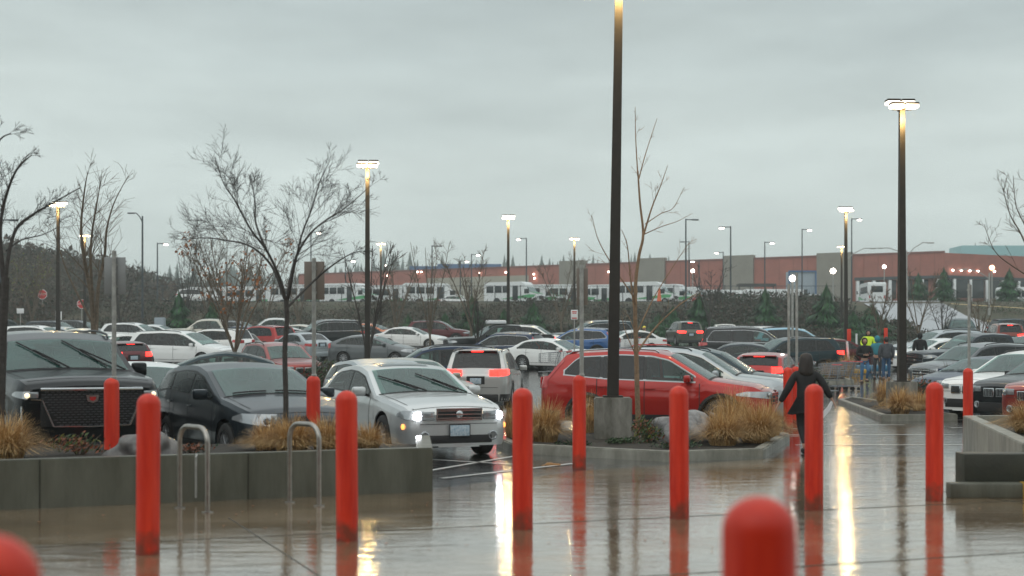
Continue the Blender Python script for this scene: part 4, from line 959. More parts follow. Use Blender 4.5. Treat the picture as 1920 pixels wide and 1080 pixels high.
# thin light poles of the upper lot
def light_pole(px, ytop, D, label, arm=1, lit=True, r=.09, name='light_pole'):
    X = XD(px, D); z = g(X, D); h = ZD(ytop, D)-z; t = empty(name, (X, D, z), 0, label, 'light pole', 'thin light poles of the upper lot')
    bm = bmesh.new(); tube(bm, [(0, 0, 0), (0, 0, h)], [r*1.2, r*.8], 8); bobj('pole', bm, 'pole_dark', t)
    bm = bmesh.new(); box(bm, (arm*.45, 0, h-.1), (.9, .1, .1), .02); box(bm, (arm*1.0, 0, h-.12), (.7, .35, .14), .04); hd = bobj('lamp_head', bm, 'pole_dark', t)
    if lit:
        bm = bmesh.new(); box(bm, (arm*1.05, 0, h-.25), (.5, .35, .13), .03); bobj('lens', bm, 'lamp_small', hd)
for px, yt, D, lab, arm, lit in [
 (987, 446, 190, 'thin light pole right of the lamp post left of the thick one', -1, True), (1286, 410, 150, 'pale thin pole without a lamp above the olive grey SUV', 1, False), (1292, 452, 210, 'short thin pole just behind the pale thin one', -1, False),
 (1370, 424, 165, 'blue-grey pole in front of the second grey wall panel', -1, True), (1434, 453, 200, 'thin lit pole between two grey wall panels', 1, True), (1504, 429, 200, 'tall thin lit pole left of the third grey wall panel', 1, True),
 (1597, 409, 190, 'tall thin lit pole just right of a lamp post on the right', 1, True), (1356, 472, 230, 'short pole left of the blue-grey pole', -1, True), (295, 455, 175, 'thin lit pole in front of the brown hill', 1, True),
 (583, 434, 190, 'thin pole seen through the bare tree crown', 1, True), (648, 487, 200, 'short thin pole over the white buses on the left', 1, True), (810, 460, 190, 'thin pole over the shuttle bus with green stripe', 1, False),
 (863, 488, 220, 'thin pole in front of the left end of the red building', 1, True), (884, 476, 220, 'thin pole right of the left end of the red building', 1, True), (1311, 488, 220, 'short pole over the bus right of the sapling', -1, True),
 (1, 410, 110, 'thin pole at the left image edge', 1, False)]:
    light_pole(px, yt, D, lab, arm, lit)
def cobra(px, ytop, D, label, arms, col='galv'):
    X = XD(px, D); z = g(X, D); h = ZD(ytop, D)-z; t = empty('street_lamp', (X, D, z), 0, label, 'street lamp', 'street lamps with curved arms')
    bm = bmesh.new(); tube(bm, [(0, 0, 0), (0, 0, h)], [.13, .08], 8); bobj('pole', bm, col, t)
    for (dx, dz) in arms:
        s = 1 if dx > 0 else -1; bm = bmesh.new(); tube(bm, [(0, 0, h-.6), (dx*.35, 0, h-.6+dz*.6), (dx*.75, 0, h-.6+dz), (dx, 0, h-.6+dz)], .05, 6); a = bobj('arm', bm, col, t)
        bm = bmesh.new(); box(bm, (dx+s*.3, 0, h-.62+dz), (.75, .28, .13), .05); bobj('lamp_head', bm, col, a)
cobra(1855, 512, 150, 'street lamp with a long arm to the left, before the loading docks', [(-2.6, 1.0)])
cobra(1700, 470, 160, 'street lamp with two curved arms behind the second tall lamp post', [(-2.6, .9), (2.4, 1.5)])
cobra(1584, 480, 165, 'street lamp with one curved arm to the right behind a lamp post', [(3.0, 1.5)])
cobra(267, 405, 140, 'dark street lamp with a bent arm before the brown hill', [(-.8, .9)], 'pole_dark')
# bulbs on poles low right
for px, py, D, lab in [(1486, 522, 60, 'round white lamp behind the twin signposts'), (1562, 508, 150, 'round lit lamp left of the dark trees'), (1860, 502, 160, 'orange lit lamp above the loading docks'), (1658, 500, 230, 'small lit wall lamp of the red building right of the grey panel'), (1299, 508, 225, 'small lit lamp above the bus behind the pale pole')]:
    X = XD(px, D); Z = ZD(py, D); t = empty('globe_lamp', (X, D, g(X, D)), 0, lab, 'lamp', None); h = Z-g(X, D)
    bm = bmesh.new(); tube(bm, [(0, 0, 0), (0, 0, h-.15)], .05 if D < 100 else .08, 8); bobj('pole', bm, 'galv', t)
    bm = bmesh.new(); bmesh.ops.create_icosphere(bm, subdivisions=2, radius=.14 if D < 100 else .30, matrix=Matrix.Translation((0, 0, h))); bobj('globe', bm, 'lamp_small' if px != 1860 else 'lamp_orange', t) if px != 1860 else bobj('globe', bm, mat('lamp_orange', (1, 1, 1), .3, emis=(1, .45, .2), estr=6), t)
# small signs
def small_sign(px, py, D, w, h, m, label, txt=None):
    X = XD(px, D); z = g(X, D); Z = ZD(py, D); t = empty('small_sign', (X, D, z), 0, label, 'sign')
    bm = bmesh.new(); tube(bm, [(0, .03, 0), (0, .03, Z-z+h/2)], .03, 6); bobj('post', bm, 'galv', t)
    bm = bmesh.new(); box(bm, (0, 0, Z-z), (w, .012, h), .003); p = bobj('sign_panel', bm, m, t)
    if txt:
        bm = bmesh.new()
        for a, b, c, e in txt: box(bm, (a*w, -.008, Z-z+b*h), (c*w, .004, e*h))
        bobj('lettering', bm, 'sign_red' if m == 'sign_white' else 'sign_white', p)
small_sign(1077, 590, 62, .30, .42, 'sign_white', 'white notice sign with dark print left of the thick lamp post', [(0, .3, .7, .12), (0, .14, .6, .08), (0, -.36, .7, .12)])
small_sign(110, 592, 84, .36, .5, 'sign_white', 'white sign beside the left lamp post', [(0, .2, .6, .1)])
small_sign(38, 583, 100, .5, .35, 'sign_white', 'small white sign at the far left behind the cars')
def meshify(o):
    dg = bpy.context.evaluated_depsgraph_get(); me = bpy.data.meshes.new_from_object(o.evaluated_get(dg)); n = bpy.data.objects.new('lettering', me); COL.objects.link(n)
    n.parent = o.parent; n.location = o.location; n.rotation_euler = o.rotation_euler; bpy.data.objects.remove(o)
def stop_sign(px, py, D, label, r=.38, tilt=0):
    X = XD(px, D); z = g(X, D); Z = ZD(py, D)-z; t = empty('stop_sign', (X, D, z), 0, label, 'stop sign')
    bm = bmesh.new(); tube(bm, [(0, .03, 0), (0, .03, Z)], .04, 6); bobj('post', bm, 'galv', t)
    bm = bmesh.new()
    for rr, m, dy in ((r, 0, 0), (r*.9, 1, -.008)):
        vs = [bm.verts.new((rr*math.cos(R(22.5+45*k)), dy, Z+rr*math.sin(R(22.5+45*k)))) for k in range(8)]; f = bm.faces.new(vs); f.material_index = m
    p = bobj('sign_panel', bm, ['sign_white', 'sign_red'], t)
    cu = bpy.data.curves.new('stop_text', 'FONT'); cu.body = 'STOP'; cu.size = r*.62; cu.align_x = 'CENTER'; cu.align_y = 'CENTER'; cu.extrude = .002
    to = bpy.data.objects.new('lettering', cu); COL.objects.link(to); to.parent = p; to.location = (0, -.014, Z); to.rotation_euler = (R(90), 0, 0); cu.materials.append(M_['sign_white']); meshify(to)
stop_sign(79, 552, 150, 'red stop sign on the slope at the left', .55)
stop_sign(153, 570, 120, 'red sign turned aside between the left tree stems', .42)
bm = bmesh.new(); X = XD(300, 118); box(bm, (0, 0, .9), (.8, .7, 1.8), .05); tag(bobj('utility_cabinet', bm, 'dock_grey', loc=(X, 118, g(X, 118))), 'pale blue-grey utility cabinet behind the cars on the left', 'cabinet')
# ---------------------------------------------------------------- plants
def grass_clump(x, y, rad, h, n, label, z=None, mats=('grass_gold', 'grass_tan', 'grass_dark'), group='golden ornamental grass clumps', zs=0):
    bm = bmesh.new(); r_ = random.Random(int(abs(x)*100+y*37)); z = g(x, y) if z is None else z
    for i in range(int(n*1.6)):
        a = r_.random()*6.283; rr = rad*.32*math.sqrt(r_.random()); b = V(rr*math.cos(a), rr*math.sin(a), 0)
        a2 = a+r_.uniform(-.7, .7); out = (r_.random()**.55)*rad; hh = h*r_.uniform(.65, 1.08)*(1-.30*(out/rad)**2); w = r_.uniform(.0018, .0045)*(1 if y < 30 else 1.8)
        d = V(math.cos(a2), math.sin(a2), 0); s = V(-d.y, d.x, 0)*w; mi = r_.choices((0, 1, 2), (5, 3, 3))[0]; prev = None; ns = 5
        for k in range(ns+1):
            f = k/ns; p = b+d*(out*f**1.6)+V(0, 0, hh*(1.5*f-.5*f*f*(1+1.5*(out/rad)**1.5)) )
            q = [bm.verts.new(p-s*(1-f*.8)), bm.verts.new(p+s*(1-f*.8))]
            if prev: fc = bm.faces.new((prev[0], prev[1], q[1], q[0])); fc.material_index = mi
            prev = q
    o = bobj('ornamental_grass', bm, list(mats), None, (x, y, z), smooth=False); o.rotation_euler = (0, 0, zs); return tag(o, label, 'grass clump', group)
def at(px, D): return XD(px, D), D
T_ = [
 (1022, 23.9, .62, .80, 1500, 'golden grass clump between two red bollards left of the thick lamp post'), (968, 24.6, .5, .72, 900, 'golden grass clump at the left tip of the middle planter'),
 (1100, 26.0, .5, .85, 800, 'tan grass clump in front of the red SUV rear wheel'), (1355, 22.9, .62, .72, 1300, 'golden grass clump in front of the pale boulder'),
 (1418, 23.4, .66, .80, 1500, 'golden grass clump at the right corner of the middle planter'), (1375, 25.2, .7, .95, 1500, 'tall tan grass clump hiding the red SUV front wheel'), (1443, 25.0, .5, .75, 900, 'small tan grass clump beside the curb near the woman in black')]
for px, D, r1, h, n, lab in T_:
    x, y = at(px, D); grass_clump(x, y, r1, h, n, lab, g(x, y)+.1)
for px, D, r1, h, n, lab in [(1688, 34.3, .62, .72, 1000, 'golden grass clump in front of the second tall lamp post plinth'), (1662, 38.5, .6, .85, 800, 'golden grass clump left behind the second tall lamp post plinth'), (1725, 35.5, .5, .6, 600, 'brown grass clump right of the second tall lamp post plinth'), (1714, 43.0, .7, .85, 700, 'golden grass clump beside the dark grey SUV nose'),
   (1556, 57, .7, .8, 600, 'tan grass clump behind the shopping carts'), (1588, 58.5, .7, 1.1, 600, 'tan grass clump left of the man in jeans')]:
    x, y = at(px, D); grass_clump(x, y, r1, h, n, lab, g(x, y)+.1)
for x, y, r1, h, n, lab in [(XD(12, 16.2), 16.2, .55, .62, 1200, 'golden grass clump at the lower left edge behind the planter wall'), (XD(-40, 17.2), 17.2, .5, .6, 600, 'golden grass clump cut by the left edge'), (XD(548, 17.3), 17.3, .52, .52, 1400, 'golden grass clump behind the right bike rack'), (XD(615, 17.6), 17.6, .5, .5, 1200, 'golden grass clump between the two tall red bollards'), (XD(500, 17.8), 17.8, .4, .45, 800, 'golden grass clump left of the thin tree trunk'), (XD(690, 17.9), 17.9, .42, .38, 800, 'golden grass clump at the right end of the left planter')]:
    grass_clump(x, y, r1, h, n, lab, .39)
grass_clump(7.55, 20.7, .62, .55, 2000, 'large golden grass clump in the right planter', .42); grass_clump(6.72, 18.0, .32, .26, 500, 'small yellow-green grass tuft at the right planter wall', .42, ('leaf_yellow', 'grass_gold', 'leaf_green'))
def leaves(name, loc, rx, ry, rz, n, sz, mats, weights, label, cat='shrub', group=None, shape='ball', stems=True, seed=0, flat=.35):
    r_ = random.Random(seed or int(abs(loc[0])*31+loc[1]*17)); bm = bmesh.new()
    lobes = [(V(r_.uniform(-.5, .5)*rx, r_.uniform(-.5, .5)*ry, rz*(.35+r_.random()*.6)), r_.uniform(.35, .6)) for _ in range(9)]
    for i in range(n):
        if shape == 'cone':
            f = 1-r_.random()**.62; a = r_.random()*6.283; layer = .82+.22*math.sin(f*26+math.sin(a*3)); rr = (1-f)*(.55+.45*r_.random()**.5)*layer*(.85+.2*math.sin(a*5+loc[0]))
            p = V(rx*rr*math.cos(a), ry*rr*math.sin(a), rz*2*(f*.96+.03))
        else:
            c, q = r_.choice(lobes); d = V(r_.gauss(0, 1), r_.gauss(0, 1), r_.gauss(0, 1)).normalized()*(r_.random()**.45); p = c+V(d.x*rx*q, d.y*ry*q, d.z*rz*q)
            if p.z < .02: p.z = r_.random()*rz*.3
        nrm = V(r_.gauss(0, 1), r_.gauss(0, 1), r_.gauss(0, 1)).normalized(); u = nrm.orthogonal().normalized()*sz*r_.uniform(.5, 1.3); w = nrm.cross(u)*flat
        if shape == 'cone': u = V(p.x, p.y, -abs(rx)*.35).normalized()*sz*r_.uniform(.7, 1.4); w = V(-u.y, u.x, r_.uniform(-.3, .3)*sz)*flat
        f = bm.faces.new([bm.verts.new(p-u), bm.verts.new(p+w), bm.verts.new(p+u), bm.verts.new(p-w)]); f.material_index = r_.choices(range(len(mats)), weights)[0]
    t = empty(name, loc, 0, label, cat, group); bobj('foliage', bm, list(mats), t, smooth=False)
    bm = bmesh.new()
    if shape == 'cone': tube(bm, [(0, 0, -.1), (0, 0, rz*1.7)], [max(.03, rx*.09), .01], 6)
    else:
        for k in range(6):
            a = k*1.05; tube(bm, [(0, 0, -.05), (rx*.3*math.cos(a), ry*.3*math.sin(a), rz*.7), (rx*.5*math.cos(a), ry*.5*math.sin(a), rz*1.2)], [max(.012, rx*.03), max(.008, rx*.02), .003], 5)
    bobj('trunk' if shape == 'cone' else 'stems', bm, 'bark_mid', t); return t
X, Y = at(1215, 23.4); leaves('shrub', (X, Y, .1), .36, .36, .36, 900, .035, ('leaf_green', 'leaf_yellow', 'leaf_red'), (6, 2, 3), 'small green and reddish shrub beside the sapling')
X, Y = at(1180, 23.1); leaves('shrub', (X, Y, .1), .5, .3, .1, 500, .03, ('leaf_green', 'leaf_dark'), (5, 3), 'low green groundcover at the foot of the thick lamp post plinth')
X, Y = at(1075, 22.9); leaves('shrub', (X, Y, .1), .4, .3, .09, 350, .03, ('leaf_dark', 'leaf_green'), (5, 3), 'low dark groundcover left of the thick lamp post plinth')
X, Y = at(1262, 22.3); leaves('shrub', (X, Y, .1), .55, .3, .11, 500, .03, ('leaf_dark', 'leaf_green'), (5, 3), 'low dark green groundcover in front of the boulder')
X, Y = at(150, 17.0); leaves('shrub', (X, Y, .4), .5, .3, .2, 350, .035, ('leaf_yellow', 'leaf_green', 'leaf_red'), (2, 3, 6), 'sparse reddish shrub in front of the huge black SUV')
X, Y = at(362, 17.2); leaves('shrub', (X, Y, .4), .3, .25, .1, 200, .03, ('leaf_dark', 'leaf_red'), (3, 5), 'small dark shrub right of the grey boulder')
X, Y = at(1722, 37.5); leaves('shrub', (X, Y, .1), .6, .6, .6, 1100, .05, ('leaf_dark', 'leaf_red', 'leaf_green'), (4, 3, 2), 'dark brownish shrub behind the second tall lamp post')
X, Y = at(1792, 46); leaves('shrub', (X, Y, g(X, Y)), .8, .8, 1.0, 1500, .06, ('leaf_dark', 'leaf_green', 'leaf_yellow'), (5, 4, 1), 'dark green bush in front of the slate grey pickup')
X, Y = at(1515, 44); leaves('shrub', (X, Y, g(X, Y)), .7, .5, .75, 700, .05, ('leaf_dark', 'leaf_green', 'leaf_yellow'), (4, 4, 1), 'dark bush behind the head of the woman in black')
for k, (px, D, rx, rz, lab) in enumerate([(640, 50.5, 1.7, .75, 'dark hedge left of the post behind the silver sedan'), (735, 52.5, 1.4, .55, 'green hedge at the foot of the post behind the silver sedan'), (600, 47.5, 1.4, .5, 'low brownish hedge beside the reddish brown SUV')]):
    X, Y = at(px, D); leaves('hedge', (X, Y, g(X, Y)+.1), rx, 1.4, rz, 3500, .06, ('leaf_dark', 'brush_brown', 'leaf_green'), (5, 5, 3), lab)
for k, (px, D, lab) in enumerate([(258, 53.5, 'bare twiggy shrub before the minivan taillight'), (310, 54, 'bare twiggy shrub before the minivan side'), (425, 54, 'bare twiggy shrub before the minivan nose')]):
    X, Y = at(px, D); leaves('shrub', (X, Y, g(X, Y)+.1), .55, .4, .5, 260, .045, ('brush_grey', 'leaf_red', 'leaf_green'), (6, 2, 2), lab, flat=.12)
# boulders
def boulder(x, y, z, s, label, seed=1, m='rock', tilt=0):
    bm = bmesh.new(); bmesh.ops.create_icosphere(bm, subdivisions=4, radius=1)
    from mathutils import noise
    for v in bm.verts:
        n = noise.noise(v.co*1.1+V(seed, 0, 0))*.45+noise.noise(v.co*3+V(seed, 5, 0))*.10; v.co *= 1+n; v.co.z = max(v.co.z, -.3)
        v.co = V(v.co.x*s[0], v.co.y*s[1], v.co.z*s[2])
    o = bobj('boulder', bm, m, None, (x, y, z), angle=60); tag(o, label, 'boulder')
X, Y = at(1290, 23.8); boulder(X, Y, .22, (.58, .42, .40), 'pale grey boulder in the middle planter', 3)
X, Y = at(268, 17.0); boulder(X, Y, .42, (.40, .32, .23), 'grey boulder behind the tall red bollard on the left', 5, 'rock_dark')
# ---------------------------------------------------------------- bare trees
def bare_tree(name, loc, limbs, m, label, seed, twig=1., depth=3, cat='bare tree', leafm=None, nleaf=0, minr=.0026, trunk_pts=None, dens=1., group=None):
    r_ = random.Random(seed); bt = bmesh.new(); bc = bmesh.new(); tips = []
    def grow(p, d, ln, r, dep):
        n = 5; pts = [p]; q = p.copy(); dd = d.normalized(); bend = V(r_.gauss(0, .12), r_.gauss(0, .12), r_.uniform(-.05, .08))
        for k in range(n):
            dd = (dd+bend*.6+V(r_.gauss(0, .06), r_.gauss(0, .06), r_.gauss(0, .05))).normalized(); q = q+dd*ln/n; pts.append(q.copy())
        tube(bc, pts, [max(minr, r*(1-.8*k/n)) for k in range(n+1)], 5 if r > .015 else 3, cap=False)
        tips.append(q)
        if dep > 0:
            nb = max(2, int(r_.uniform(4, 7)*dens))
            for k in range(nb):
                f = r_.uniform(.2, .98); i = min(n-1, int(f*n)); b = pts[i].lerp(pts[i+1], f*n-i); base = (pts[i+1]-pts[i]).normalized()
                side = base.cross(V(r_.gauss(0, 1), r_.gauss(0, 1), r_.gauss(0, 1))).normalized()
                nd = (base*r_.uniform(.7, 1.1)+side*r_.uniform(.4, .85)+V(0, 0, .06)).normalized()
                grow(b, nd, ln*r_.uniform(.4, .7)*(1.15-f*.4), r*.36*(1.1-f*.5), dep-1)
    for pts, r0, r1, sub, ln in limbs:
        P = [Vector(p) for p in pts]
        # Catmull-Rom smoothing
        Q = []
        for i in range(len(P)-1):
            a, b, c, e = P[max(0, i-1)], P[i], P[i+1], P[min(len(P)-1, i+2)]
            for k in range(5):
                t = k/5; Q.append(.5*((2*b)+(c-a)*t+(2*a-5*b+4*c-e)*t*t+(3*b-a-3*c+e)*t**3))
        Q.append(P[-1]); n = len(Q)-1
        tube(bt if r0 > .03 or sub == 0 else bc, Q, [r0+(r1-r0)*k/n for k in range(n+1)], 8)
        for k in range(sub):
            f = r_.uniform(.25, 1.0); i = min(n-1, int(f*n)); b = Q[i]; base = (Q[i+1]-Q[i]).normalized(); side = base.cross(V(r_.gauss(0, 1), r_.gauss(0, 1), r_.gauss(0, 1))).normalized()
            grow(b, (base+side*r_.uniform(.35, .9)+V(0, 0, .05)).normalized(), ln*r_.uniform(.6, 1.1)*(1.2-.8*f), (r0+(r1-r0)*f)*.38, depth-1)
    t = empty(name, loc, 0, label, cat, group); bobj('trunk', bt, m, t); cr = bobj('crown', bc, m, t)
    if leafm:
        bl = bmesh.new()
        for i in range(nleaf):
            p = r_.choice(tips)+V(r_.gauss(0, .12), r_.gauss(0, .12), r_.gauss(0, .12)); nr = V(r_.gauss(0, 1), r_.gauss(0, 1), r_.gauss(0, 1)).normalized(); u = nr.orthogonal()*.06; w = nr.cross(u)*.7
            bl.faces.new([bl.verts.new(p-u), bl.verts.new(p+w), bl.verts.new(p+u), bl.verts.new(p-w)])
        bobj('leaves', bl, leafm, t, smooth=False)
    return t
def pl(pts, D, base_px, base_z=0.):   # pixel outline of a limb at distance D, relative to the tree's foot
    X0 = XD(base_px, D); return [V(XD(x, D+dd)-X0, dd, ZD(y, D+dd)-base_z) for x, y, dd in pts]
Dt = 18.2; bz = .38
limbs = [
 (pl([(533, 845, 0), (536, 760, 0), (534, 660, 0), (538, 600, 0), (536, 560, 0)], Dt, 535, bz), .036, .030, 0, 0),
 (pl([(536, 565, 0), (524, 520, -.1), (500, 470, -.2), (470, 430, -.3), (440, 375, -.3), (420, 345, -.4), (402, 295, -.4)], Dt, 535, bz), .022, .004, 19, .85),
 (pl([(533, 560, 0), (510, 500, .2), (470, 462, .3), (420, 450, .5), (380, 446, .5), (338, 450, .6)], Dt, 535, bz), .018, .004, 15, .75),
 (pl([(538, 570, 0), (545, 520, .1), (556, 480, .2), (580, 440, .2), (612, 412, .3), (650, 388, .4), (695, 348, .5)], Dt, 535, bz), .022, .004, 19, .85),
 (pl([(541, 560, 0), (552, 500, -.3), (566, 440, -.4), (585, 390, -.5), (600, 340, -.5), (618, 302, -.6)], Dt, 535, bz), .017, .004, 15, .75),
 (pl([(500, 470, -.2), (480, 420, .2), (478, 380, .4), (470, 330, .5)], Dt, 535, bz), .018, .004, 8, .5),
 (pl([(540, 575, 0), (585, 530, .5), (620, 500, .6), (660, 475, .7), (690, 470, .8)], Dt, 535, bz), .018, .004, 8, .5),
 (pl([(440, 375, -.3), (470, 430, -.1), (500, 465, 0)], Dt, 535, bz), .01, .01, 6, .9)]
bare_tree('bare_tree', (XD(535, Dt), Dt, bz), limbs, 'bark_dark', 'bare spreading tree rising from the left planter before the dark hatchback', 11, depth=3, dens=.92, minr=.0019)
Dt = 17.4
limbs = [(pl([(-6, 860, 0), (0, 760, 0), (4, 640, 0), (10, 520, 0)], Dt, -4, .4), .07, .05, 0, 0),
 (pl([(8, 560, 0), (14, 490, 0), (30, 430, .1), (62, 402, .2), (100, 380, .3), (150, 352, .3)], Dt, -4, .4), .03, .006, 14, .5),
 (pl([(6, 520, 0), (0, 440, 0), (8, 380, 0), (30, 320, -.2), (60, 290, -.3)], Dt, -4, .4), .032, .006, 12, .5),
 (pl([(4, 560, 0), (-20, 460, 0), (-30, 360, 0), (-5, 270, 0), (20, 250, 0)], Dt, -4, .4), .03, .006, 12, .5),
 (pl([(12, 470, 0), (40, 450, .3), (80, 440, .4), (110, 425, .4)], Dt, -4, .4), .012, .004, 7, .6)]
bare_tree('bare_tree', (XD(-4, Dt), Dt, .4), limbs, 'bark_dark', 'bare tree at the left edge with a limb arching right', 5, depth=3, dens=.8, minr=.002)
Dt = 34
limbs = [(pl([(176, 640, 0), (172, 560, 0), (160, 500, 0), (152, 430, 0), (158, 360, 0), (165, 320, 0)], Dt, 176, .0), .07, .006, 16, 1.3),
 (pl([(180, 620, 0), (184, 540, .3), (196, 480, .4), (200, 430, .4), (214, 380, .5), (240, 330, .5)], Dt, 176, .0), .055, .005, 16, 1.3),
 (pl([(176, 600, 0), (170, 500, -.3), (172, 440, -.4), (182, 380, -.4), (190, 330, -.5)], Dt, 176, .0), .045, .005, 16, 1.3),
 (pl([(170, 600, 0), (130, 520, .3), (112, 470, .4), (100, 430, .5)], Dt, 176, .0), .03, .006, 8, 1.0),
 (pl([(176, 640, 0), (178, 700, 0), (178, 740, 0)], Dt, 176, .0), .08, .09, 0, 0)]
bare_tree('bare_tree', (XD(176, Dt), Dt, .0), limbs, 'bark_mid', 'bare multi-stemmed tree left of the leftmost signpost', 21, depth=2, dens=.8, minr=.004)
Dt = 25.3
limbs = [(pl([(1197, 805, 0), (1195, 740, 0), (1193, 660, 0), (1191, 590, 0), (1192, 530, 0), (1198, 480, 0), (1206, 440, 0), (1200, 380, 0), (1196, 320, 0)], Dt, 1197, .12), .05, .014, 4, .6),
 (pl([(1196, 330, 0), (1192, 260, 0), (1191, 200, 0)], Dt, 1197, .12), .013, .004, 3, .3), (pl([(1198, 335, 0), (1210, 290, 0), (1232, 222, 0)], Dt, 1197, .12), .012, .004, 3, .3),
 (pl([(1207, 440, 0), (1222, 390, 0), (1238, 350, 0), (1252, 310, 0)], Dt, 1197, .12), .018, .004, 5, .45), (pl([(1210, 420, 0), (1240, 400, .2), (1262, 390, .2), (1282, 352, .2)], Dt, 1197, .12), .01, .003, 4, .4),
 (pl([(1206, 440, 0), (1240, 425, -.2), (1270, 415, -.2), (1288, 405, -.2)], Dt, 1197, .12), .010, .003, 3, .3),
 (pl([(1191, 600, 0), (1182, 520, 0), (1176, 460, 0), (1165, 430, 0)], Dt, 1197, .12), .018, .004, 3, .4), (pl([(1190, 560, 0), (1150, 500, 0), (1122, 450, 0), (1110, 405, 0)], Dt, 1197, .12), .014, .004, 4, .5),
 (pl([(1195, 660, 0), (1226, 618, .2), (1270, 575, .3), (1310, 548, .4)], Dt, 1197, .12), .022, .006, 3, .4), (pl([(1194, 625, 0), (1225, 560, .2), (1262, 500, .3), (1292, 455, .4)], Dt, 1197, .12), .014, .004, 4, .5), (pl([(1194, 670, 0), (1174, 625, 0), (1165, 590, 0)], Dt, 1197, .12), .012, .004, 3, .4)]
bare_tree('sapling', (XD(1197, Dt), Dt, .12), limbs, 'bark_light', 'tall bare sapling with light brown bark right of the thick lamp post', 8, depth=2, dens=.5, cat='sapling')
Dt = 22
limbs = [(pl([(1985, 820, 0), (1975, 650, 0), (1960, 560, 0), (1948, 500, 0)], Dt, 1985, .4), .06, .03, 2, .7), (pl([(1950, 520, 0), (1915, 440, 0), (1893, 400, 0), (1880, 350, 0)], Dt, 1985, .4), .016, .004, 9, .6), (pl([(1948, 500, 0), (1925, 430, 0), (1905, 385, 0), (1900, 330, 0)], Dt, 1985, .4), .014, .004, 8, .5), (pl([(1950, 530, 0), (1900, 500, 0), (1865, 470, 0), (1845, 420, 0)], Dt, 1985, .4), .012, .004, 7, .5), (pl([(1945, 500, 0), (1930, 400, 0), (1935, 330, 0)], Dt, 1985, .4), .014, .004, 8, .6)]
bare_tree('bare_tree', (XD(1985, Dt), Dt, .4), limbs, 'bark_mid', 'bare tree reaching in from the right edge', 31, depth=2, dens=.8)
def auto_tree(px, D, ytop, label, m, seed, spread=.35, stems=3, leafm=None, nleaf=0, depth=2, name='bare_tree', dens=.8, minr=.008, r0=.07, zoff=0):
    X = XD(px, D); z = g(X, D)+zoff; h = ZD(ytop, D)-z; r_ = random.Random(seed); L = [([(0, 0, -.1), (.02, 0, h*.12), (0, .02, h*.22)], r0, r0*.8, 0, 0)]
    for k in range(stems):
        a = r_.random()*6.28; s = spread*h*r_.uniform(.4, 1); L.append(([(0, 0, h*.2), (s*.3*math.cos(a), s*.3*math.sin(a), h*.45), (s*.7*math.cos(a), s*.7*math.sin(a), h*.72), (s*math.cos(a), s*math.sin(a), h*r_.uniform(.85, 1))], r0*.62, .01, 9, h*.24))
    return bare_tree(name, (X, D, z), L, m, label, seed, depth=depth, leafm=leafm, nleaf=nleaf, dens=dens, minr=minr)
auto_tree(440, 55, 440, 'small tree still holding orange leaves above the reddish brown SUV', 'bark_mid', 3, .38, 7, 'leaf_orange', 230, dens=.8, minr=.010)
for i, (px, D, yt, lab) in enumerate([(690, 51.5, 455, 'thin bare tree hugging the lamp post behind the silver sedan'), (806, 76, 455, 'thin bare tree left of the maroon SUV'), (883, 96, 470, 'bare tree over the dark conifer in the middle'), (897, 74, 560, 'short bare tree behind the dark blue SUV'), (1052, 118, 480, 'bare tree before the small grey wall panel'), (742, 100, 500, 'bare tree over the white sedan in the middle left'),
   (1330, 120, 490, 'bare tree above the olive grey SUV'), (1722, 88, 500, 'bare tree right of the second tall lamp post'), (1648, 90, 540, 'bare tree over the couple near the walkway'), (1768, 84, 560, 'bare tree before the ramp road'), (1838, 80, 560, 'thin bare tree right of the right signpost'), (560, 118, 500, 'bare tree over the white pickup truck'),
   (348, 125, 430, 'tall bare tree at the right foot of the brown hill'), (388, 128, 440, 'bare tree beside the tall one at the brown hill'), (60, 120, 470, 'bare tree with yellowish twigs before the brown hill'), (225, 110, 480, 'bare tree behind the leftmost signpost'), (425, 95, 425, 'bare tree behind the orange-leaved one'), (500, 118, 450, 'bare tree behind the spreading tree trunk')]):
    auto_tree(px, D, yt, lab, 'bark_mid' if i % 3 else 'bark_dark', 50+i, .3, 5, 'leaf_yellow' if px == 60 else None, 260, minr=.008 if D < 90 else .014, r0=.07 if D < 90 else .1, dens=.8)
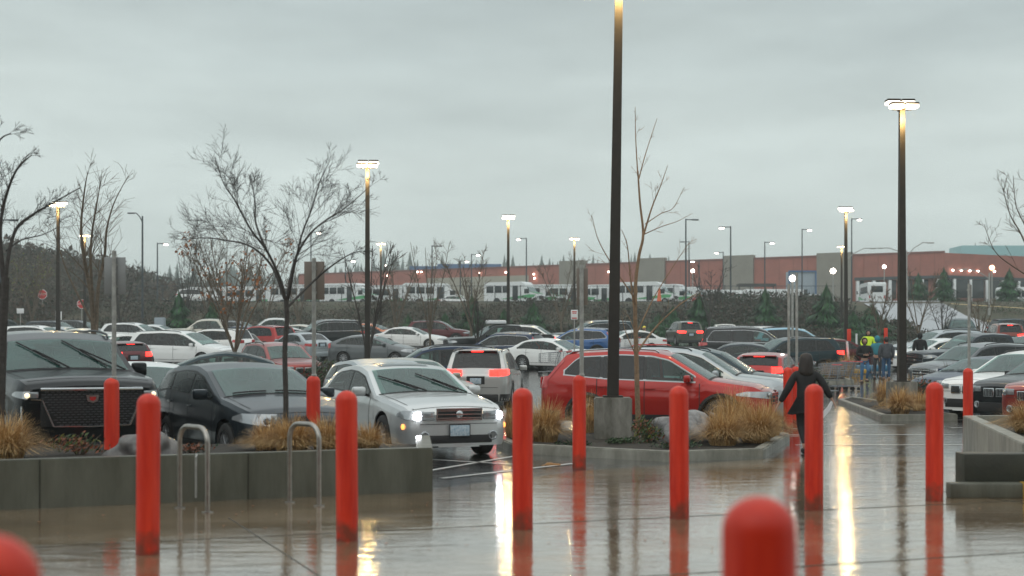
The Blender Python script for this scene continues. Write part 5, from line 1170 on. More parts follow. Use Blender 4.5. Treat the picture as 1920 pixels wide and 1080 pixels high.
# conifers
def conifer(px, D, ytop, w, label, n=2600, sz=None, ms=('needle', 'needle_light', 'leaf_dark')):
    X = XD(px, D); z = g(X, D); h = ZD(ytop, D)-z; w *= 1.2; leaves('conifer', (X, D, z-.1), w, w, h/2, n, sz or h*.06, ms, (5, 2, 3), label, 'conifer', 'young conifers along the bank', 'cone', flat=.3)
for px, D, yt, w, lab in [(885, 119, 548, 1.9, 'dark young conifer right of the maroon SUV'), (1001, 119, 562, 2.3, 'broad young conifer behind the black pickup truck'), (335, 122, 540, 1.7, 'dark conifer beside the pale cabinet'), (398, 124, 555, 1.3, 'small conifer before the white van'), (1311, 122, 545, 2.0, 'dark conifer right of the olive grey SUV'), (1435, 135, 535, 2.0, 'conifer before the loading yard left of the twin signposts'), (1352, 160, 548, 1.5, 'small conifer at the base of the blue-grey pole'),
   (1550, 128, 528, 2.3, 'bushy conifer left of a lamp post on the right'), (1770, 172, 498, 2.0, 'pointed conifer before the loading docks'), (1722, 174, 508, 2.0, 'conifer right of the second tall lamp post before the docks'), (1893, 172, 500, 2.2, 'conifer near the right edge before the docks'), (1634, 116, 565, 2.6, 'big dark conifer behind the person in the bright yellow jacket'), (1600, 112, 580, 2.2, 'dark bushy conifer left of the big one near the yellow jacket'),
   (1235, 118, 585, 2.6, 'wide dark conifer behind the worker in the yellow cap'), (945, 121, 575, 1.7, 'small conifer between the two larger ones in the middle'), (835, 121, 582, 1.6, 'small green conifer behind the maroon SUV'), (765, 121, 586, 1.6, 'small green conifer behind the white sedan'), (1262, 119, 570, 1.8, 'narrow conifer left of the olive grey SUV')]:
    conifer(px, D, yt, w, lab)
# brush on the bank and hill (uncountable)
def brush(name, x0, x1, y0, y1, n, h, mats, weights, seed, cond=None):
    r_ = random.Random(seed); bm = bmesh.new()
    from mathutils import noise
    for i in range(n):
        x = r_.uniform(x0, x1); y = r_.uniform(y0, y1)
        if cond and not cond(x, y): continue
        nz_ = noise.noise(V(x*.12, y*.12, seed)); z = g(x, y)-.05; hh = h*r_.uniform(.35, 1.0)*(1+1.1*nz_); mi = r_.choices(range(len(mats)), [w*(1+(1.6*nz_ if q % 2 else -1.6*nz_)) if abs(nz_) < .6 else w for q, w in enumerate(weights)])[0]
        for k in range(8):
            tw = r_.random() < .35; s = hh*(.30 if tw else .14)*r_.uniform(.6, 1.3); p = V(x+r_.gauss(0, hh*.35), y+r_.gauss(0, hh*.35), z+hh*r_.uniform(.1, .95))
            u = V(r_.gauss(0, .35), r_.gauss(0, .35), 1) if tw else V(r_.gauss(0, 1), r_.gauss(0, 1), r_.gauss(0, .8)); u = u.normalized()*s; w = u.cross(V(r_.gauss(0, 1), r_.gauss(0, 1), r_.gauss(0, 1))).normalized()*s*(.07 if tw else .55)
            f = bm.faces.new([bm.verts.new(p-u), bm.verts.new(p+w), bm.verts.new(p+u), bm.verts.new(p-w)]); f.material_index = (mi if not tw else (mi+1) % len(mats))
    tag(bobj(name, bm, list(mats), smooth=False), kind='stuff')
ramp = lambda x, y: not (32 < x < 56 and y > 118)
brush('brush', -62, 34, 125, 159, 15000, 1.0, ('brush_brown', 'brush_grey', 'brush_green', 'leaf_dark'), (7, 5, 2, 1), 1, ramp)
brush('brush', -80, 75, 121, 128, 6000, 1.1, ('leaf_dark', 'brush_brown', 'brush_green'), (4, 4, 4), 2, lambda x, y: not (32.5 < x < 64))
brush('brush', 50, 75, 128, 168, 3500, .5, ('leaf_dark', 'leaf_green', 'brush_brown'), (5, 3, 3), 3, lambda x, y: x > 51+(150-y)*.1)
brush('brush', 14, 36, 118, 166, 9000, 1.2, ('brush_brown', 'leaf_dark', 'brush_green', 'brush_grey'), (6, 2, 3, 3), 4, lambda x, y: x < 36 and x > 14+(y-118)*.18)
brush('brush', -120, -46, 128, 215, 17000, 1.8, ('brush_brown', 'hill_brown', 'brush_grey', 'brush_green'), (5, 4, 3, 4), 5)
brush('brush', -150, -54, 215, 290, 7000, 3.0, ('hill_brown', 'brush_brown', 'brush_green', 'brush_grey'), (6, 4, 2, 2), 6)
# far hazy wood
def wood(name, pts, seed, hmin, hmax):
    r_ = random.Random(seed); bm = bmesh.new()
    for x, y in pts:
        z = g(x, y)-1; h = hmin+(hmax-hmin)*r_.random()**1.7; w = h*r_.uniform(.2, .32)
        for k in range(9):
            f = k/9; zz = z+h*(.12+.88*f); ww = w*(1-f)*r_.uniform(.8, 1.15)+.1; c = bm.verts.new((x, y, zz+h*.16)); n = 9
            ring = [bm.verts.new((x+ww*(1.15 if q % 2 else .6)*r_.uniform(.8, 1.1)*math.cos(q*6.283/n), y+ww*(1.15 if q % 2 else .6)*math.sin(q*6.283/n), zz-(h*.03 if q % 2 else 0))) for q in range(n)]
            for q in range(n): bm.faces.new((ring[q], ring[(q+1) % n], c))
    tag(bobj(name, bm, 'far_tree', smooth=False), kind='stuff')
r_ = random.Random(4)
def band(px0, px1, D0, D1, n): return [(XD(r_.uniform(px0, px1), D), D) for D in [r_.uniform(D0, D1) for _ in range(n)]]
wood('far_wood', band(-100, 760, 680, 800, 220), 1, 6, 15)
wood('far_wood', band(700, 1280, 700, 840, 150), 2, 11, 24)
wood('far_wood', band(1600, 2000, 420, 520, 12), 3, 17, 24)
wood('far_wood', band(-100, 430, 380, 430, 60), 5, 4, 9)
# ---------------------------------------------------------------- red building
def quadwall(bm, p, q, z0, z1, th=1., mi=0):
    p = Vector((p[0], p[1])); q = Vector((q[0], q[1])); d = (q-p).normalized(); n = Vector((-d.y, d.x))*th
    c = [p, q, q+n, p+n]; b = [bm.verts.new((v.x, v.y, z0)) for v in c]; t = [bm.verts.new((v.x, v.y, z1)) for v in c]
    for i in range(4): f = bm.faces.new((b[i], b[(i+1) % 4], t[(i+1) % 4], t[i])); f.material_index = mi
    f = bm.faces.new(t); f.material_index = mi
bld = empty('warehouse', (XD(1300, 262), 262, 7.5), 0, 'long red warehouse with grey wall panels across the background', 'warehouse')
def rel(o, name, bm, m, **k):
    bmesh.ops.translate(bm, verts=bm.verts, vec=-bld.location); bmesh.ops.recalc_face_normals(bm, faces=bm.faces[:]); return bobj(name, bm, m, o, **k)
def face_pt(px): # the long facade runs from D=312 at px 640 to D=244 at px 1770
    # straight line in plan
    x0, y0 = XD(640, 312), 312; x1, y1 = XD(1770, 244), 244; k = (px-960)/FPX
    t = (k*y0-x0)/((x1-x0)-k*(y1-y0)); return (x0+(x1-x0)*t, y0+(y1-y0)*t)
ZT = ZD(474, 244)
bm = bmesh.new(); quadwall(bm, face_pt(560), face_pt(1770), 5, ZT, 40); wl = rel(bld, 'wall', bm, 'brick_red')
bm = bmesh.new(); quadwall(bm, face_pt(1770), (XD(2050, 262), 262), 5, ZT, 30); rel(bld, 'wall', bm, 'brick_red')
for a, b, yt in [(1050, 1098, 489), (1196, 1247, 484), (1358, 1413, 479), (1532, 1597, 474)]:
    p, q = face_pt(a), face_pt(b); ym = (p[1]+q[1])/2; bm = bmesh.new(); quadwall(bm, (p[0]-.2, p[1]-.5), (q[0]-.2, q[1]-.5), 5, ZD(yt, ym), 1.2); rel(bld, 'wall_panel', bm, 'wall_grey')
bm = bmesh.new(); p, q = face_pt(800), face_pt(990); quadwall(bm, (p[0], p[1]-.3), (q[0], q[1]-.3), 5, ZD(522, p[1]), .25); rel(bld, 'lower_wall', bm, 'wall_pale')
bm = bmesh.new()
for k in range(46):
    px = 560+k*26.5; p = face_pt(px); d = Vector(face_pt(px+1))-Vector(p); box(bm, (p[0], p[1]-.02, (5+ZT)/2), (.08, .05, ZT-5.2))
rel(bld, 'wall_joints', bm, mat('brick_dark', (.24, .085, .062), .8))
bm = bmesh.new(); p, q = face_pt(560), face_pt(1770); quadwall(bm, (p[0], p[1]-.12), (q[0], q[1]-.12), ZT+.02, ZT+.35, .6); rel(bld, 'parapet', bm, mat('parapet', (.2, .075, .06), .7))
bm = bmesh.new(); quadwall(bm, (XD(820, 330), 330), (XD(940, 330), 330), ZT-1, ZD(495, 330), 8); quadwall(bm, (XD(768, 335), 335), (XD(822, 335), 335), ZT-1, ZD(499, 335), 8); rel(bld, 'rooftop_unit', bm, 'blue_trim')
# loading docks at the right
for k in range(11):
    px = 1606+k*30; p = face_pt(px) if px < 1765 else (XD(px, 244+(px-1770)*.065), 244+(px-1770)*.065)
    bm = bmesh.new(); box(bm, (p[0]+1.35, p[1]-.55, 12.2), (2.2, .3, 3.2), .02); rel(bld, 'dock_door', bm, 'window_dark')
    bm = bmesh.new(); box(bm, (p[0]-.05, p[1]-1.0, 11.8), (.45, 1.0, 4.0), .03); rel(bld, 'dock_post', bm, 'bus_white')
bm = bmesh.new(); p, q = face_pt(1598), face_pt(1770); quadwall(bm, (p[0], p[1]-1.6), (q[0], q[1]-1.6), 13.9, 14.4, 1.5); rel(bld, 'dock_canopy', bm, 'pole_dark')
bm = bmesh.new(); quadwall(bm, (XD(1771, 242.6), 242.6), (XD(1930, 253), 253), 13.9, 14.4, 1.5); rel(bld, 'dock_canopy', bm, 'pole_dark')
for k, (px, py) in enumerate([(783, 510), (790, 510), (899, 512), (948, 511), (1001, 514), (1002, 522), (726, 517), (723, 498), (1141, 510), (1785, 507), (1801, 507), (1817, 508), (1832, 509), (1863, 509)]):
    p = face_pt(px) if px < 1765 else (XD(px, 244+(px-1770)*.065), 244+(px-1770)*.065); bm = bmesh.new(); box(bm, (p[0], p[1]-.5, ZD(py, p[1])), (.32, .3, .28), .08); rel(bld, 'wall_lamp', bm, 'lamp_small')
ba = empty('annex', (XD(1501, 236), 236, 7.4), 0, 'blue-framed grey entrance annex before the red warehouse', 'building')
bm = bmesh.new(); box(bm, (0, 0, 3.6), (4.3, 3, 7.2), .05); bobj('wall', bm, 'dock_grey', ba)
bm = bmesh.new(); box(bm, (0, -1.6, 7.2), (4.6, .3, .25)); box(bm, (2.2, -1.6, 3.6), (.2, .3, 7.1)); box(bm, (-2.2, -1.6, 3.6), (.2, .3, 7.1)); bobj('frame', bm, 'blue_trim', ba)
bm = bmesh.new(); box(bm, (-.3, -1.62, 2.2), (2.2, .2, 4.0)); bobj('door', bm, 'window_dark', ba)
bs = empty('glass_building', (XD(1850, 420), 420, 12), 0, 'pale blue flat-roofed building far behind the red warehouse on the right', 'building')
bm = bmesh.new(); box(bm, (0, 0, 9), (18.5, 12, ZD(463, 420)-12+9-9+.0), .1); bobj('wall', bm, mat('pale_glass', (.22, .42, .44), .4), bs)
for v in bs.children: v.location.z = (ZD(463, 420)-12)/2-9
# shed with brown roof
sh_ = empty('bus_shelter', (XD(1418, 232), 232, 7.4), 0, 'low shelter with a dark sloping roof before the red warehouse', 'shelter')
bm = bmesh.new(); prism(bm, [(-3, -1.5), (3, -1.5), (3, 1.5), (-3, 1.5)], 4.6, 5.0); bobj('roof', bm, 'bark_dark', sh_)
for a in (-2.8, 2.8):
    bm = bmesh.new(); box(bm, (a, 0, 2.3), (.2, .2, 4.6)); bobj('post', bm, 'bark_dark', sh_)
# ---------------------------------------------------------------- buses
def bus_mesh_parts(L=8.0, W=2.35, H=3.0):
    out = []
    def add(n, bm, ms, par=-1, **k):
        me = bm_mesh(bm, n, True, 30)
        for m in ms: me.materials.append(M_[m])
        out.append((n, me, par)); return len(out)-1
    # nose toward -Y ; side profile extruded
    prof = [(-L/2, .55), (-L/2, 1.25), (-L/2+.15, 1.4), (-L/2+1.1, 1.62), (-L/2+1.75, 2.35), (-L/2+1.9, 2.75), (-L/2+2.3, H), (L/2-.15, H), (L/2, H-.2), (L/2, .5), (-L/2+.3, .45)]
    bm = bmesh.new(); a = [bm.verts.new((-W/2, y, z)) for y, z in prof]; b = [bm.verts.new((W/2, y, z)) for y, z in prof]; n = len(prof)
    for i in range(n): bm.faces.new((a[i], a[(i+1) % n], b[(i+1) % n], b[i]))
    bm.faces.new(a); bm.faces.new(list(reversed(b))); bmesh.ops.recalc_face_normals(bm, faces=bm.faces[:])
    bmesh.ops.bevel(bm, geom=bm.edges[:], offset=.06, segments=2, affect='EDGES')
    for v in bm.verts:
        if v.co.y < -L/2+1.9: v.co.x *= .90
    add('body', bm, ['bus_white'])
    for sg in (-1, 1):
        for k in range(4):
            y0 = -L/2+2.75+k*1.25; bm = bmesh.new(); box(bm, (sg*(W/2+.006), y0+.55, 2.05), (.02, 1.08, .85), .005)
            if k == 0 and sg < 0: bm.free(); bm = bmesh.new(); box(bm, (sg*(W/2+.006), y0+.45, 1.55), (.02, .8, 1.9), .005); add('door', bm, ['window_dark']); continue
            add('window', bm, ['window_dark'])
        bm = bmesh.new(); box(bm, (sg*(W*.45+.012), -L/2+1.55, 1.75), (.02, .7, .6), .005); add('window', bm, ['window_dark'])
        bm = bmesh.new(); vs = [(-L/2+.5, .95), (-L/2+.2, 1.3), (-L/2+1.2, 1.35), (-L/2+4.0, 1.0), (-L/2+5.4, .8), (-L/2+3.5, .8)]
        vv = [bm.verts.new((sg*((W*.45 if y < -L/2+1.9 else W/2)+.012), y, z)) for y, z in vs]; bm.faces.new(vv if sg > 0 else vv[::-1]); add('stripe', bm, ['bus_green'])
    bm = bmesh.new(); q = [bm.verts.new(v) for v in [(-W*.40, -L/2+1.13, 1.67), (W*.40, -L/2+1.13, 1.67), (W*.40, -L/2+1.68, 2.3), (-W*.40, -L/2+1.68, 2.3)]]; bm.faces.new(q)
    bmesh.ops.translate(bm, verts=bm.verts, vec=(0, -.03, .02)); add('windshield', bm, ['glass_light'])
    bm = bmesh.new(); q = [bm.verts.new(v) for v in [(-W*.42, -L/2+.12, 1.42), (W*.42, -L/2+.12, 1.42), (W*.42, -L/2+1.08, 1.66), (-W*.42, -L/2+1.08, 1.66)]]; bm.faces.new(q); bmesh.ops.translate(bm, verts=bm.verts, vec=(0, -.01, .02)); add('hood_stripe', bm, ['bus_green'])
    bm = bmesh.new(); box(bm, (0, -L/2-.01, .95), (1.2, .04, .4), .01); add('grille', bm, ['underbody'])
    bm = bmesh.new(); box(bm, (0, L/2+.01, 2.1), (1.5, .03, .8), .01); add('rear_window', bm, ['window_dark'])
    for sg in (-1, 1):
        bm = bmesh.new(); box(bm, (sg*.85, -L/2-.0, 1.0), (.3, .05, .22), .01); add('headlight', bm, ['lamp_glass'])
        bm = bmesh.new(); box(bm, (sg*.95, L/2+.01, 1.1), (.16, .03, .4), .01); add('taillight', bm, ['tail_glass'])
        bm = bmesh.new(); box(bm, (sg*(W*.45+.3), -L/2+1.1, 1.9), (.16, .1, .4), .03); tube(bm, [(sg*W*.45, -L/2+1.3, 1.7), (sg*(W*.45+.3), -L/2+1.1, 1.8)], .02, 5); add('mirror', bm, ['black_plastic'])
        for y in (-L/2+1.15, L/2-2.0):
            bm = bmesh.new(); lathe(bm, [(.25, .14), (.42, .14), (.45, .1), (.45, -.1), (.42, -.14), (0, -.14)] if sg > 0 else [(.25, -.14), (.42, -.14), (.45, -.1), (.45, .1), (.42, .14), (0, .14)], (sg*(W/2-.14), y, .45), 20, 'x'); lathe(bm, [(0, 0), (.25, sg*.06)], (sg*(W/2-.08), y, .45), 14, 'x', 1); bmesh.ops.recalc_face_normals(bm, faces=bm.faces[:]); add('wheel', bm, ['rubber', 'rim_metal'])
            bm = bmesh.new(); x = sg*((W*.45 if y < 0 else W/2)+.004); c = bm.verts.new((x, y, .45)); ring = [bm.verts.new((x, y+.53*math.cos(R(12*k)), .45+.53*math.sin(R(12*k)))) for k in range(16)]
            for q1, q2 in zip(ring, ring[1:]): bm.faces.new((c, q1, q2) if sg > 0 else (c, q2, q1))
            add('wheel_arch', bm, ['underbody'])
    return out
BUS = bus_mesh_parts()
def bus(px, D, yaw, label, sc=1.):
    X = XD(px, D); t = empty('shuttle_bus', (X, D, g(X, D)+.08), R(yaw), label, 'shuttle bus', 'white shuttle buses in the upper lot'); t.scale = (sc,)*3
    for n, me, par in BUS: obj(n, me, t)
for px, D, yaw, lab in [(812, 178, 100, 'white shuttle bus with a green-yellow stripe left of the lamp post in the middle'), (735, 184, 80, 'white shuttle bus partly behind the small lamp post'), (655, 178, 62, 'white shuttle bus with its door and green nose showing right of the tan sign'), (560, 182, 88, 'long white bus behind the bare tree stems'), (478, 188, 88, 'white bus behind the orange-leaved tree'),
   (965, 174, 58, 'white shuttle bus with a green nose above the broad conifer'), (1005, 182, 60, 'second white shuttle bus behind the one above the broad conifer'), (1062, 182, 95, 'white shuttle bus behind the lit lamp post left of the thick one'), (1130, 182, 60, 'white shuttle bus just left of the thick lamp post'), (1212, 174, 66, 'white shuttle bus directly behind the sapling'), (1252, 181, 62, 'second shuttle bus nose right of the sapling'), (1285, 190, 60, 'third shuttle bus nose near the pale pole'),
   (1634, 178, 176, 'white bus seen from behind at the top of the ramp road'), (1298, 215, 172, 'white bus seen from behind above the others near the pale pole'), (1925, 190, 90, 'white bus at the right edge before the docks'), (700, 190, 70, 'white shuttle bus nose between the two left lamp posts'), (405, 190, 88, 'white bus left of the orange-leaved tree')]:
    bus(px, D+10, yaw, lab)
# trailers and parked cars in the upper lot
def trailer(px, D, L, label, txt=None):
    X = XD(px, D); t = empty('trailer', (X, D, g(X, D)+.08), 0, label, 'trailer', 'white trailers before the warehouse'); bm = bmesh.new(); box(bm, (0, 0, 2.3), (L, 2.5, 2.6), .04); b = bobj('box', bm, 'bus_white', t)
    bm = bmesh.new(); box(bm, (0, 0, .8), (L*.95, 1, .25)); bobj('chassis', bm, 'underbody', t)
    for q in (L/2-1, L/2-2.2, -L/2+2):
        bm = bmesh.new(); lathe(bm, [(.5, -1.1), (.5, 1.1), (0, 1.1)], (0, 0, 0), 14, 'x'); bmesh.ops.rotate(bm, matrix=Matrix.Rotation(R(90), 3, 'Z'), verts=bm.verts); bobj('wheel', bm, 'rubber', t, loc=(q, 0, .5))
    if txt:
        for s, x, m in txt:
            cu = bpy.data.curves.new('text', 'FONT'); cu.body = s; cu.size = 2.0; cu.extrude = .01; to = bpy.data.objects.new('lettering', cu); COL.objects.link(to); to.parent = b; to.location = (x, -1.27, 1.7); to.rotation_euler = (R(90), 0, 0); cu.materials.append(M_[m]); meshify(to)
mat('letter_purple', (.10, .03, .22), .5); mat('letter_orange', (.7, .2, .03), .5)
trailer(1388, 226, 15, 'white trailer with dark and orange lettering before the red wall', [('Fed', -4.5, 'letter_purple'), ('Ex', -.9, 'letter_orange'), ('F', 4.5, 'letter_purple')])
trailer(1450, 222, 9, 'plain white trailer left of the blue-framed annex'); trailer(1330, 224, 6, 'plain white trailer right of the pale pole')
for px, D, yaw, st, k, lab in [(372, 172, 88, 'van', 'white', 'white passenger van above the cream pickup truck'), (858, 186, 80, 'sedan', 'white', 'white car with lights right of the striped shuttle bus'), (1330, 185, 70, 'hatch', 'red', 'red car between the buses in the upper lot'), (1375, 186, 80, 'sedan', 'white', 'white car before the lettered trailer'), (1415, 184, 84, 'sedan', 'silver', 'silver car before the lettered trailer'), (1395, 178, 80, 'sedan', 'white', 'white sports car closest to the fence before the lettered trailer'), (1540, 190, 84, 'suv', 'white', 'white SUV left of the dark trees near the grey panel')]:
    car(px, D, yaw, st, K[k], lab, 'car', group='vehicles parked in the upper lot')
# fence along the upper lot
fn = empty('fence', (0, 167, 7.25), 0, 'dark chain link fence along the edge of the upper lot', 'fence')
bm = bmesh.new(); tube(bm, [(-50, 0, 1.9), (38, 0, 1.9)], .03, 4); tube(bm, [(-50, 0, .1), (38, 0, .1)], .02, 4)
for k in range(180):
    x = -50+k*88/180; tube(bm, [(x, 0, .1), (x+.5, 0, 1.9)], .006, 3, cap=False); tube(bm, [(x+.5, 0, .1), (x, 0, 1.9)], .006, 3, cap=False)
bobj('mesh_panel', bm, 'pole_dark', fn)
for k in range(30):
    bm = bmesh.new(); tube(bm, [(-50+k*3, 0, -.4), (-50+k*3, 0, 2.0)], .05, 6); bobj('post', bm, 'pole_dark', fn)
def cone(px, D, h, r, label):
    X = XD(px, D); bm = bmesh.new(); lathe(bm, [(r*1.5, 0), (r*1.5, .04), (r, .05), (r*.35, h), (0, h)], n=12); tag(bobj('traffic_cone', bm, 'cone_orange', loc=(X, D, g(X, D)+.07)), label, 'traffic cone')
cone(1236, 169, 1.6, .28, 'tall orange cone in front of the shuttle bus behind the sapling')
# ---------------------------------------------------------------- people
def skin(name, V_, E_, root=0, sub=2):
    """V_: {name: (pos, radius or (rx, ry))}, E_: name pairs; returns a mesh grown by the Skin modifier"""
    keys = list(V_); me = bpy.data.meshes.new(name+'_sk'); me.from_pydata([V_[k][0] for k in keys], [(keys.index(a), keys.index(b)) for a, b in E_], [])
    o = bpy.data.objects.new('tmp', me); COL.objects.link(o); m = o.modifiers.new('s', 'SKIN'); m.use_smooth_shade = True; m.branch_smoothing = .6
    for i, k in enumerate(keys):
        r = V_[k][1]; r = (r, r) if not isinstance(r, tuple) else r; me.skin_vertices[0].data[i].radius = r; me.skin_vertices[0].data[i].use_root = (i == root)
    s = o.modifiers.new('ss', 'SUBSURF'); s.levels = sub; s.render_levels = sub
    dg = bpy.context.evaluated_depsgraph_get(); out = bpy.data.meshes.new_from_object(o.evaluated_get(dg)); out.name = name
    bpy.data.objects.remove(o); out.polygons.foreach_set('use_smooth', [True]*len(out.polygons)); out.materials.clear(); return out
def head_bm(bm, c, sc=1., yawd=0):
    """egg-shaped head facing -Y, eyes, nose, mouth and ears"""
    from mathutils import Matrix as Mx
    b = bmesh.new(); bmesh.ops.create_uvsphere(b, u_segments=20, v_segments=14, radius=1)
    for v in b.verts:
        x, y, z = v.co; k = 1-.22*max(0, -z)*1.0; v.co = V(x*.075*k, y*.094*(k if y > 0 else 1-.05*max(0, -z)), z*.115)
    box(b, (0, -.098, -.012), (.022, .028, .04), .006); box(b, (0, -.092, -.052), (.045, .012, .012), .004)
    for s in (-1, 1):
        box(b, (s*.03, -.088, .012), (.024, .01, .010), .003); box(b, (s*.077, .005, -.005), (.014, .034, .055), .005)
    bmesh.ops.transform(b, matrix=Mx.Translation(c) @ Mx.Rotation(R(yawd), 4, 'Z') @ Mx.Scale(sc, 4), verts=b.verts)
    m = bpy.data.meshes.new('h'); b.to_mesh(m); b.free(); bm.from_mesh(m); bpy.data.meshes.remove(m)
def hand_nodes(d, side, wr, palm_dir, curl, tag_, thumb_dir):
    """five finger chains off the palm"""
    pd = Vector(palm_dir).normalized(); td = Vector(thumb_dir).normalized(); w = Vector(wr[0]); pal = w+pd*.075; d[tag_+'palm'] = (tuple(pal), (.030, .015)); E = [(tag_+'w', tag_+'palm')]
    for k, (ln, off) in enumerate(((.070, -.026), (.078, -.009), (.073, .009), (.058, .025))):
        a = pal+pd*.015-td*off; b = a+(pd*.7+Vector(curl)*.5).normalized()*ln*.5; c = b+(pd*.35+Vector(curl)*.9).normalized()*ln*.5
        for i, q in enumerate((a, b, c)): d[f'{tag_}f{k}{i}'] = (tuple(q), .0085)
        E += [(tag_+'palm', f'{tag_}f{k}0'), (f'{tag_}f{k}0', f'{tag_}f{k}1'), (f'{tag_}f{k}1', f'{tag_}f{k}2')]
    a = w+pd*.03+td*.028; b = a+(td*.7+pd*.8).normalized()*.035; d[tag_+'t0'] = (tuple(a), .010); d[tag_+'t1'] = (tuple(b), .009); E += [(tag_+'w', tag_+'t0'), (tag_+'t0', tag_+'t1')]
    return E
def person(px, D, yaw, label, J, jac, trou, hood=None, hair=None, shoes='shoe', coat_len=.0, group=None, x=None, lift=0., jr=1.0, hat=None, headyaw=0, bag=False, puff=1.):
    """J: joints in metres, person faces -Y, +X is image right when yaw = 0"""
    X = XD(px, D) if x is None else x
    d = {'hip': (J['hip'], (.12, .09)), 'spine': (J['spine'], (.12, .09)), 'chest': (J['chest'], (.145, .10)), 'neck': (J['neck'], .05), 'head': (J['head'], .06)}
    E = [('hip', 'spine'), ('spine', 'chest'), ('chest', 'neck'), ('neck', 'head')]
    for s in 'LR':
        for k, r in (('sh', .055), ('el', .04), ('w', .026)): d[s+k] = (J[s+k], r)
        for k, r in (('th', .08), ('kn', .055), ('an', .037), ('toe', .032)): d[s+k] = (J[s+k], r)
        E += [('chest', s+'sh'), (s+'sh', s+'el'), (s+'el', s+'w'), ('hip', s+'th'), (s+'th', s+'kn'), (s+'kn', s+'an'), (s+'an', s+'toe')]
        pdv = (Vector(J[s+'w'])-Vector(J[s+'el'])).normalized() if s+'pd' not in J else Vector(J[s+'pd'])
        E += hand_nodes(d, s, d[s+'w'], pdv, J.get('curl', (0, -1, 0)), s, J.get(s+'td', (0, -1, .2)))
    me = skin('person', d, E); bm = bmesh.new(); bm.from_mesh(me); head_bm(bm, Vector(J['head'])+V(0, -.01, .03), 1., headyaw); bm.to_mesh(me); bm.free(); me.polygons.foreach_set('use_smooth', [True]*len(me.polygons)); me.materials.append(M_['skin'])
    o = obj('person', me, loc=(X, D, g(X, D)+lift)); o.rotation_euler = (0, 0, R(yaw)); tag(o, label, 'person', group)
    # jacket
    j = {'hip': (tuple(Vector(J['hip'])+V(0, 0, -coat_len)), (.165*puff+coat_len*.28, .125*puff+coat_len*.2)), 'spine': (J['spine'], (.155*puff, .12*puff)), 'chest': (J['chest'], (.175*puff, .13*puff)), 'neck': (tuple(Vector(J['neck'])+V(0, 0, -.01)), .100)}
    je = [('hip', 'spine'), ('spine', 'chest'), ('chest', 'neck')]
    for s in 'LR':
        e, w = Vector(J[s+'el']), Vector(J[s+'w']); j[s+'sh'] = (J[s+'sh'], .078*puff); j[s+'el'] = (tuple(e), .062*puff); j[s+'w'] = (tuple(w-(w-e).normalized()*.02), .045*puff); je += [('chest', s+'sh'), (s+'sh', s+'el'), (s+'el', s+'w')]
    m = skin('jacket', j, je); m.materials.append(M_[jac]); obj('jacket', m, o)
    t = {'hip': (tuple(Vector(J['hip'])+V(0, 0, .02)), (.135, .105))}; tE = []
    for s in 'LR':
        a = Vector(J[s+'an']); t[s+'th'] = (J[s+'th'], .095); t[s+'kn'] = (J[s+'kn'], .070); t[s+'an'] = (tuple(a+V(0, 0, .02)), .052 if jac != 'cloth_black' or trou != 'cloth_black' else .042); tE += [('hip', s+'th'), (s+'th', s+'kn'), (s+'kn', s+'an')]
    m = skin('trousers', t, tE); m.materials.append(M_[trou]); obj('trousers', m, o)
    for s in 'LR':
        a, b = Vector(J[s+'an']), Vector(J[s+'toe']); bm = bmesh.new(); dv = (b-a); dv.z = 0; dv = dv.normalized() if dv.length > 1e-4 else V(0, -1, 0)
        c = a+dv*.05; rot = Matrix(((-dv.y, dv.x, 0), (dv.x, dv.y, 0), (0, 0, 1))).transposed(); box(bm, (c.x, c.y, max(.045, min(a.z, b.z)+.0)), (.095, .27, .085), .03, 0, Matrix.Rotation(math.atan2(dv.y, dv.x)+math.pi/2, 3, 'Z')); bobj('shoe', bm, shoes, o)
    H = Vector(J['head'])+V(0, 0, .03)
    if hair:
        from mathutils import noise
        a_, b_, c_, z_ = hair; bm = bmesh.new(); PR = [(0, 1.0), (.45, .93), (.70, .75), (.82, .45), (.88, .1), (.95, -.3), (1.0, -.7), (.98, -1.0), (.75, -1.12), (.3, -1.1), (0, -1.05)] if b_ > .12 else [(0, 1), (.5, .87), (.8, .6), (.97, .2), (1, -.1), (.9, -.5), (.6, -.8), (0, -.9)]
        lathe(bm, PR, n=28)
        for v in bm.verts:
            n = 1+.10*noise.noise(V(v.co.x*3+px, v.co.y*3, v.co.z*1.2))+.03*math.sin(math.atan2(v.co.y, v.co.x)*13+v.co.z*3); v.co = V(v.co.x*a_*n, v.co.y*b_*n, v.co.z*c_)
            if v.co.y < -.05 and v.co.z < c_*.45: v.co.y = -.05
        bmesh.ops.translate(bm, verts=bm.verts, vec=H+V(0, .025, z_)); bobj('hair', bm, 'hair_black', o, angle=80)
    if hood:
        bm = bmesh.new(); bmesh.ops.create_uvsphere(bm, u_segments=20, v_segments=14, radius=1)
        dl = [v for v in bm.verts if v.co.y < -.55 and v.co.z > -.75 and v.co.z < .62]; bmesh.ops.delete(bm, geom=dl, context='VERTS')
        for v in bm.verts: v.co = V(v.co.x*.118, v.co.y*.135, v.co.z*.155)
        geo = bmesh.ops.solidify(bm, geom=bm.faces[:], thickness=.012); bmesh.ops.rotate(bm, verts=bm.verts, matrix=Matrix.Rotation(R(headyaw), 3, 'Z')); bmesh.ops.translate(bm, verts=bm.verts, vec=H+V(0, .012, 0)); bobj('hood', bm, hood, o, angle=60)
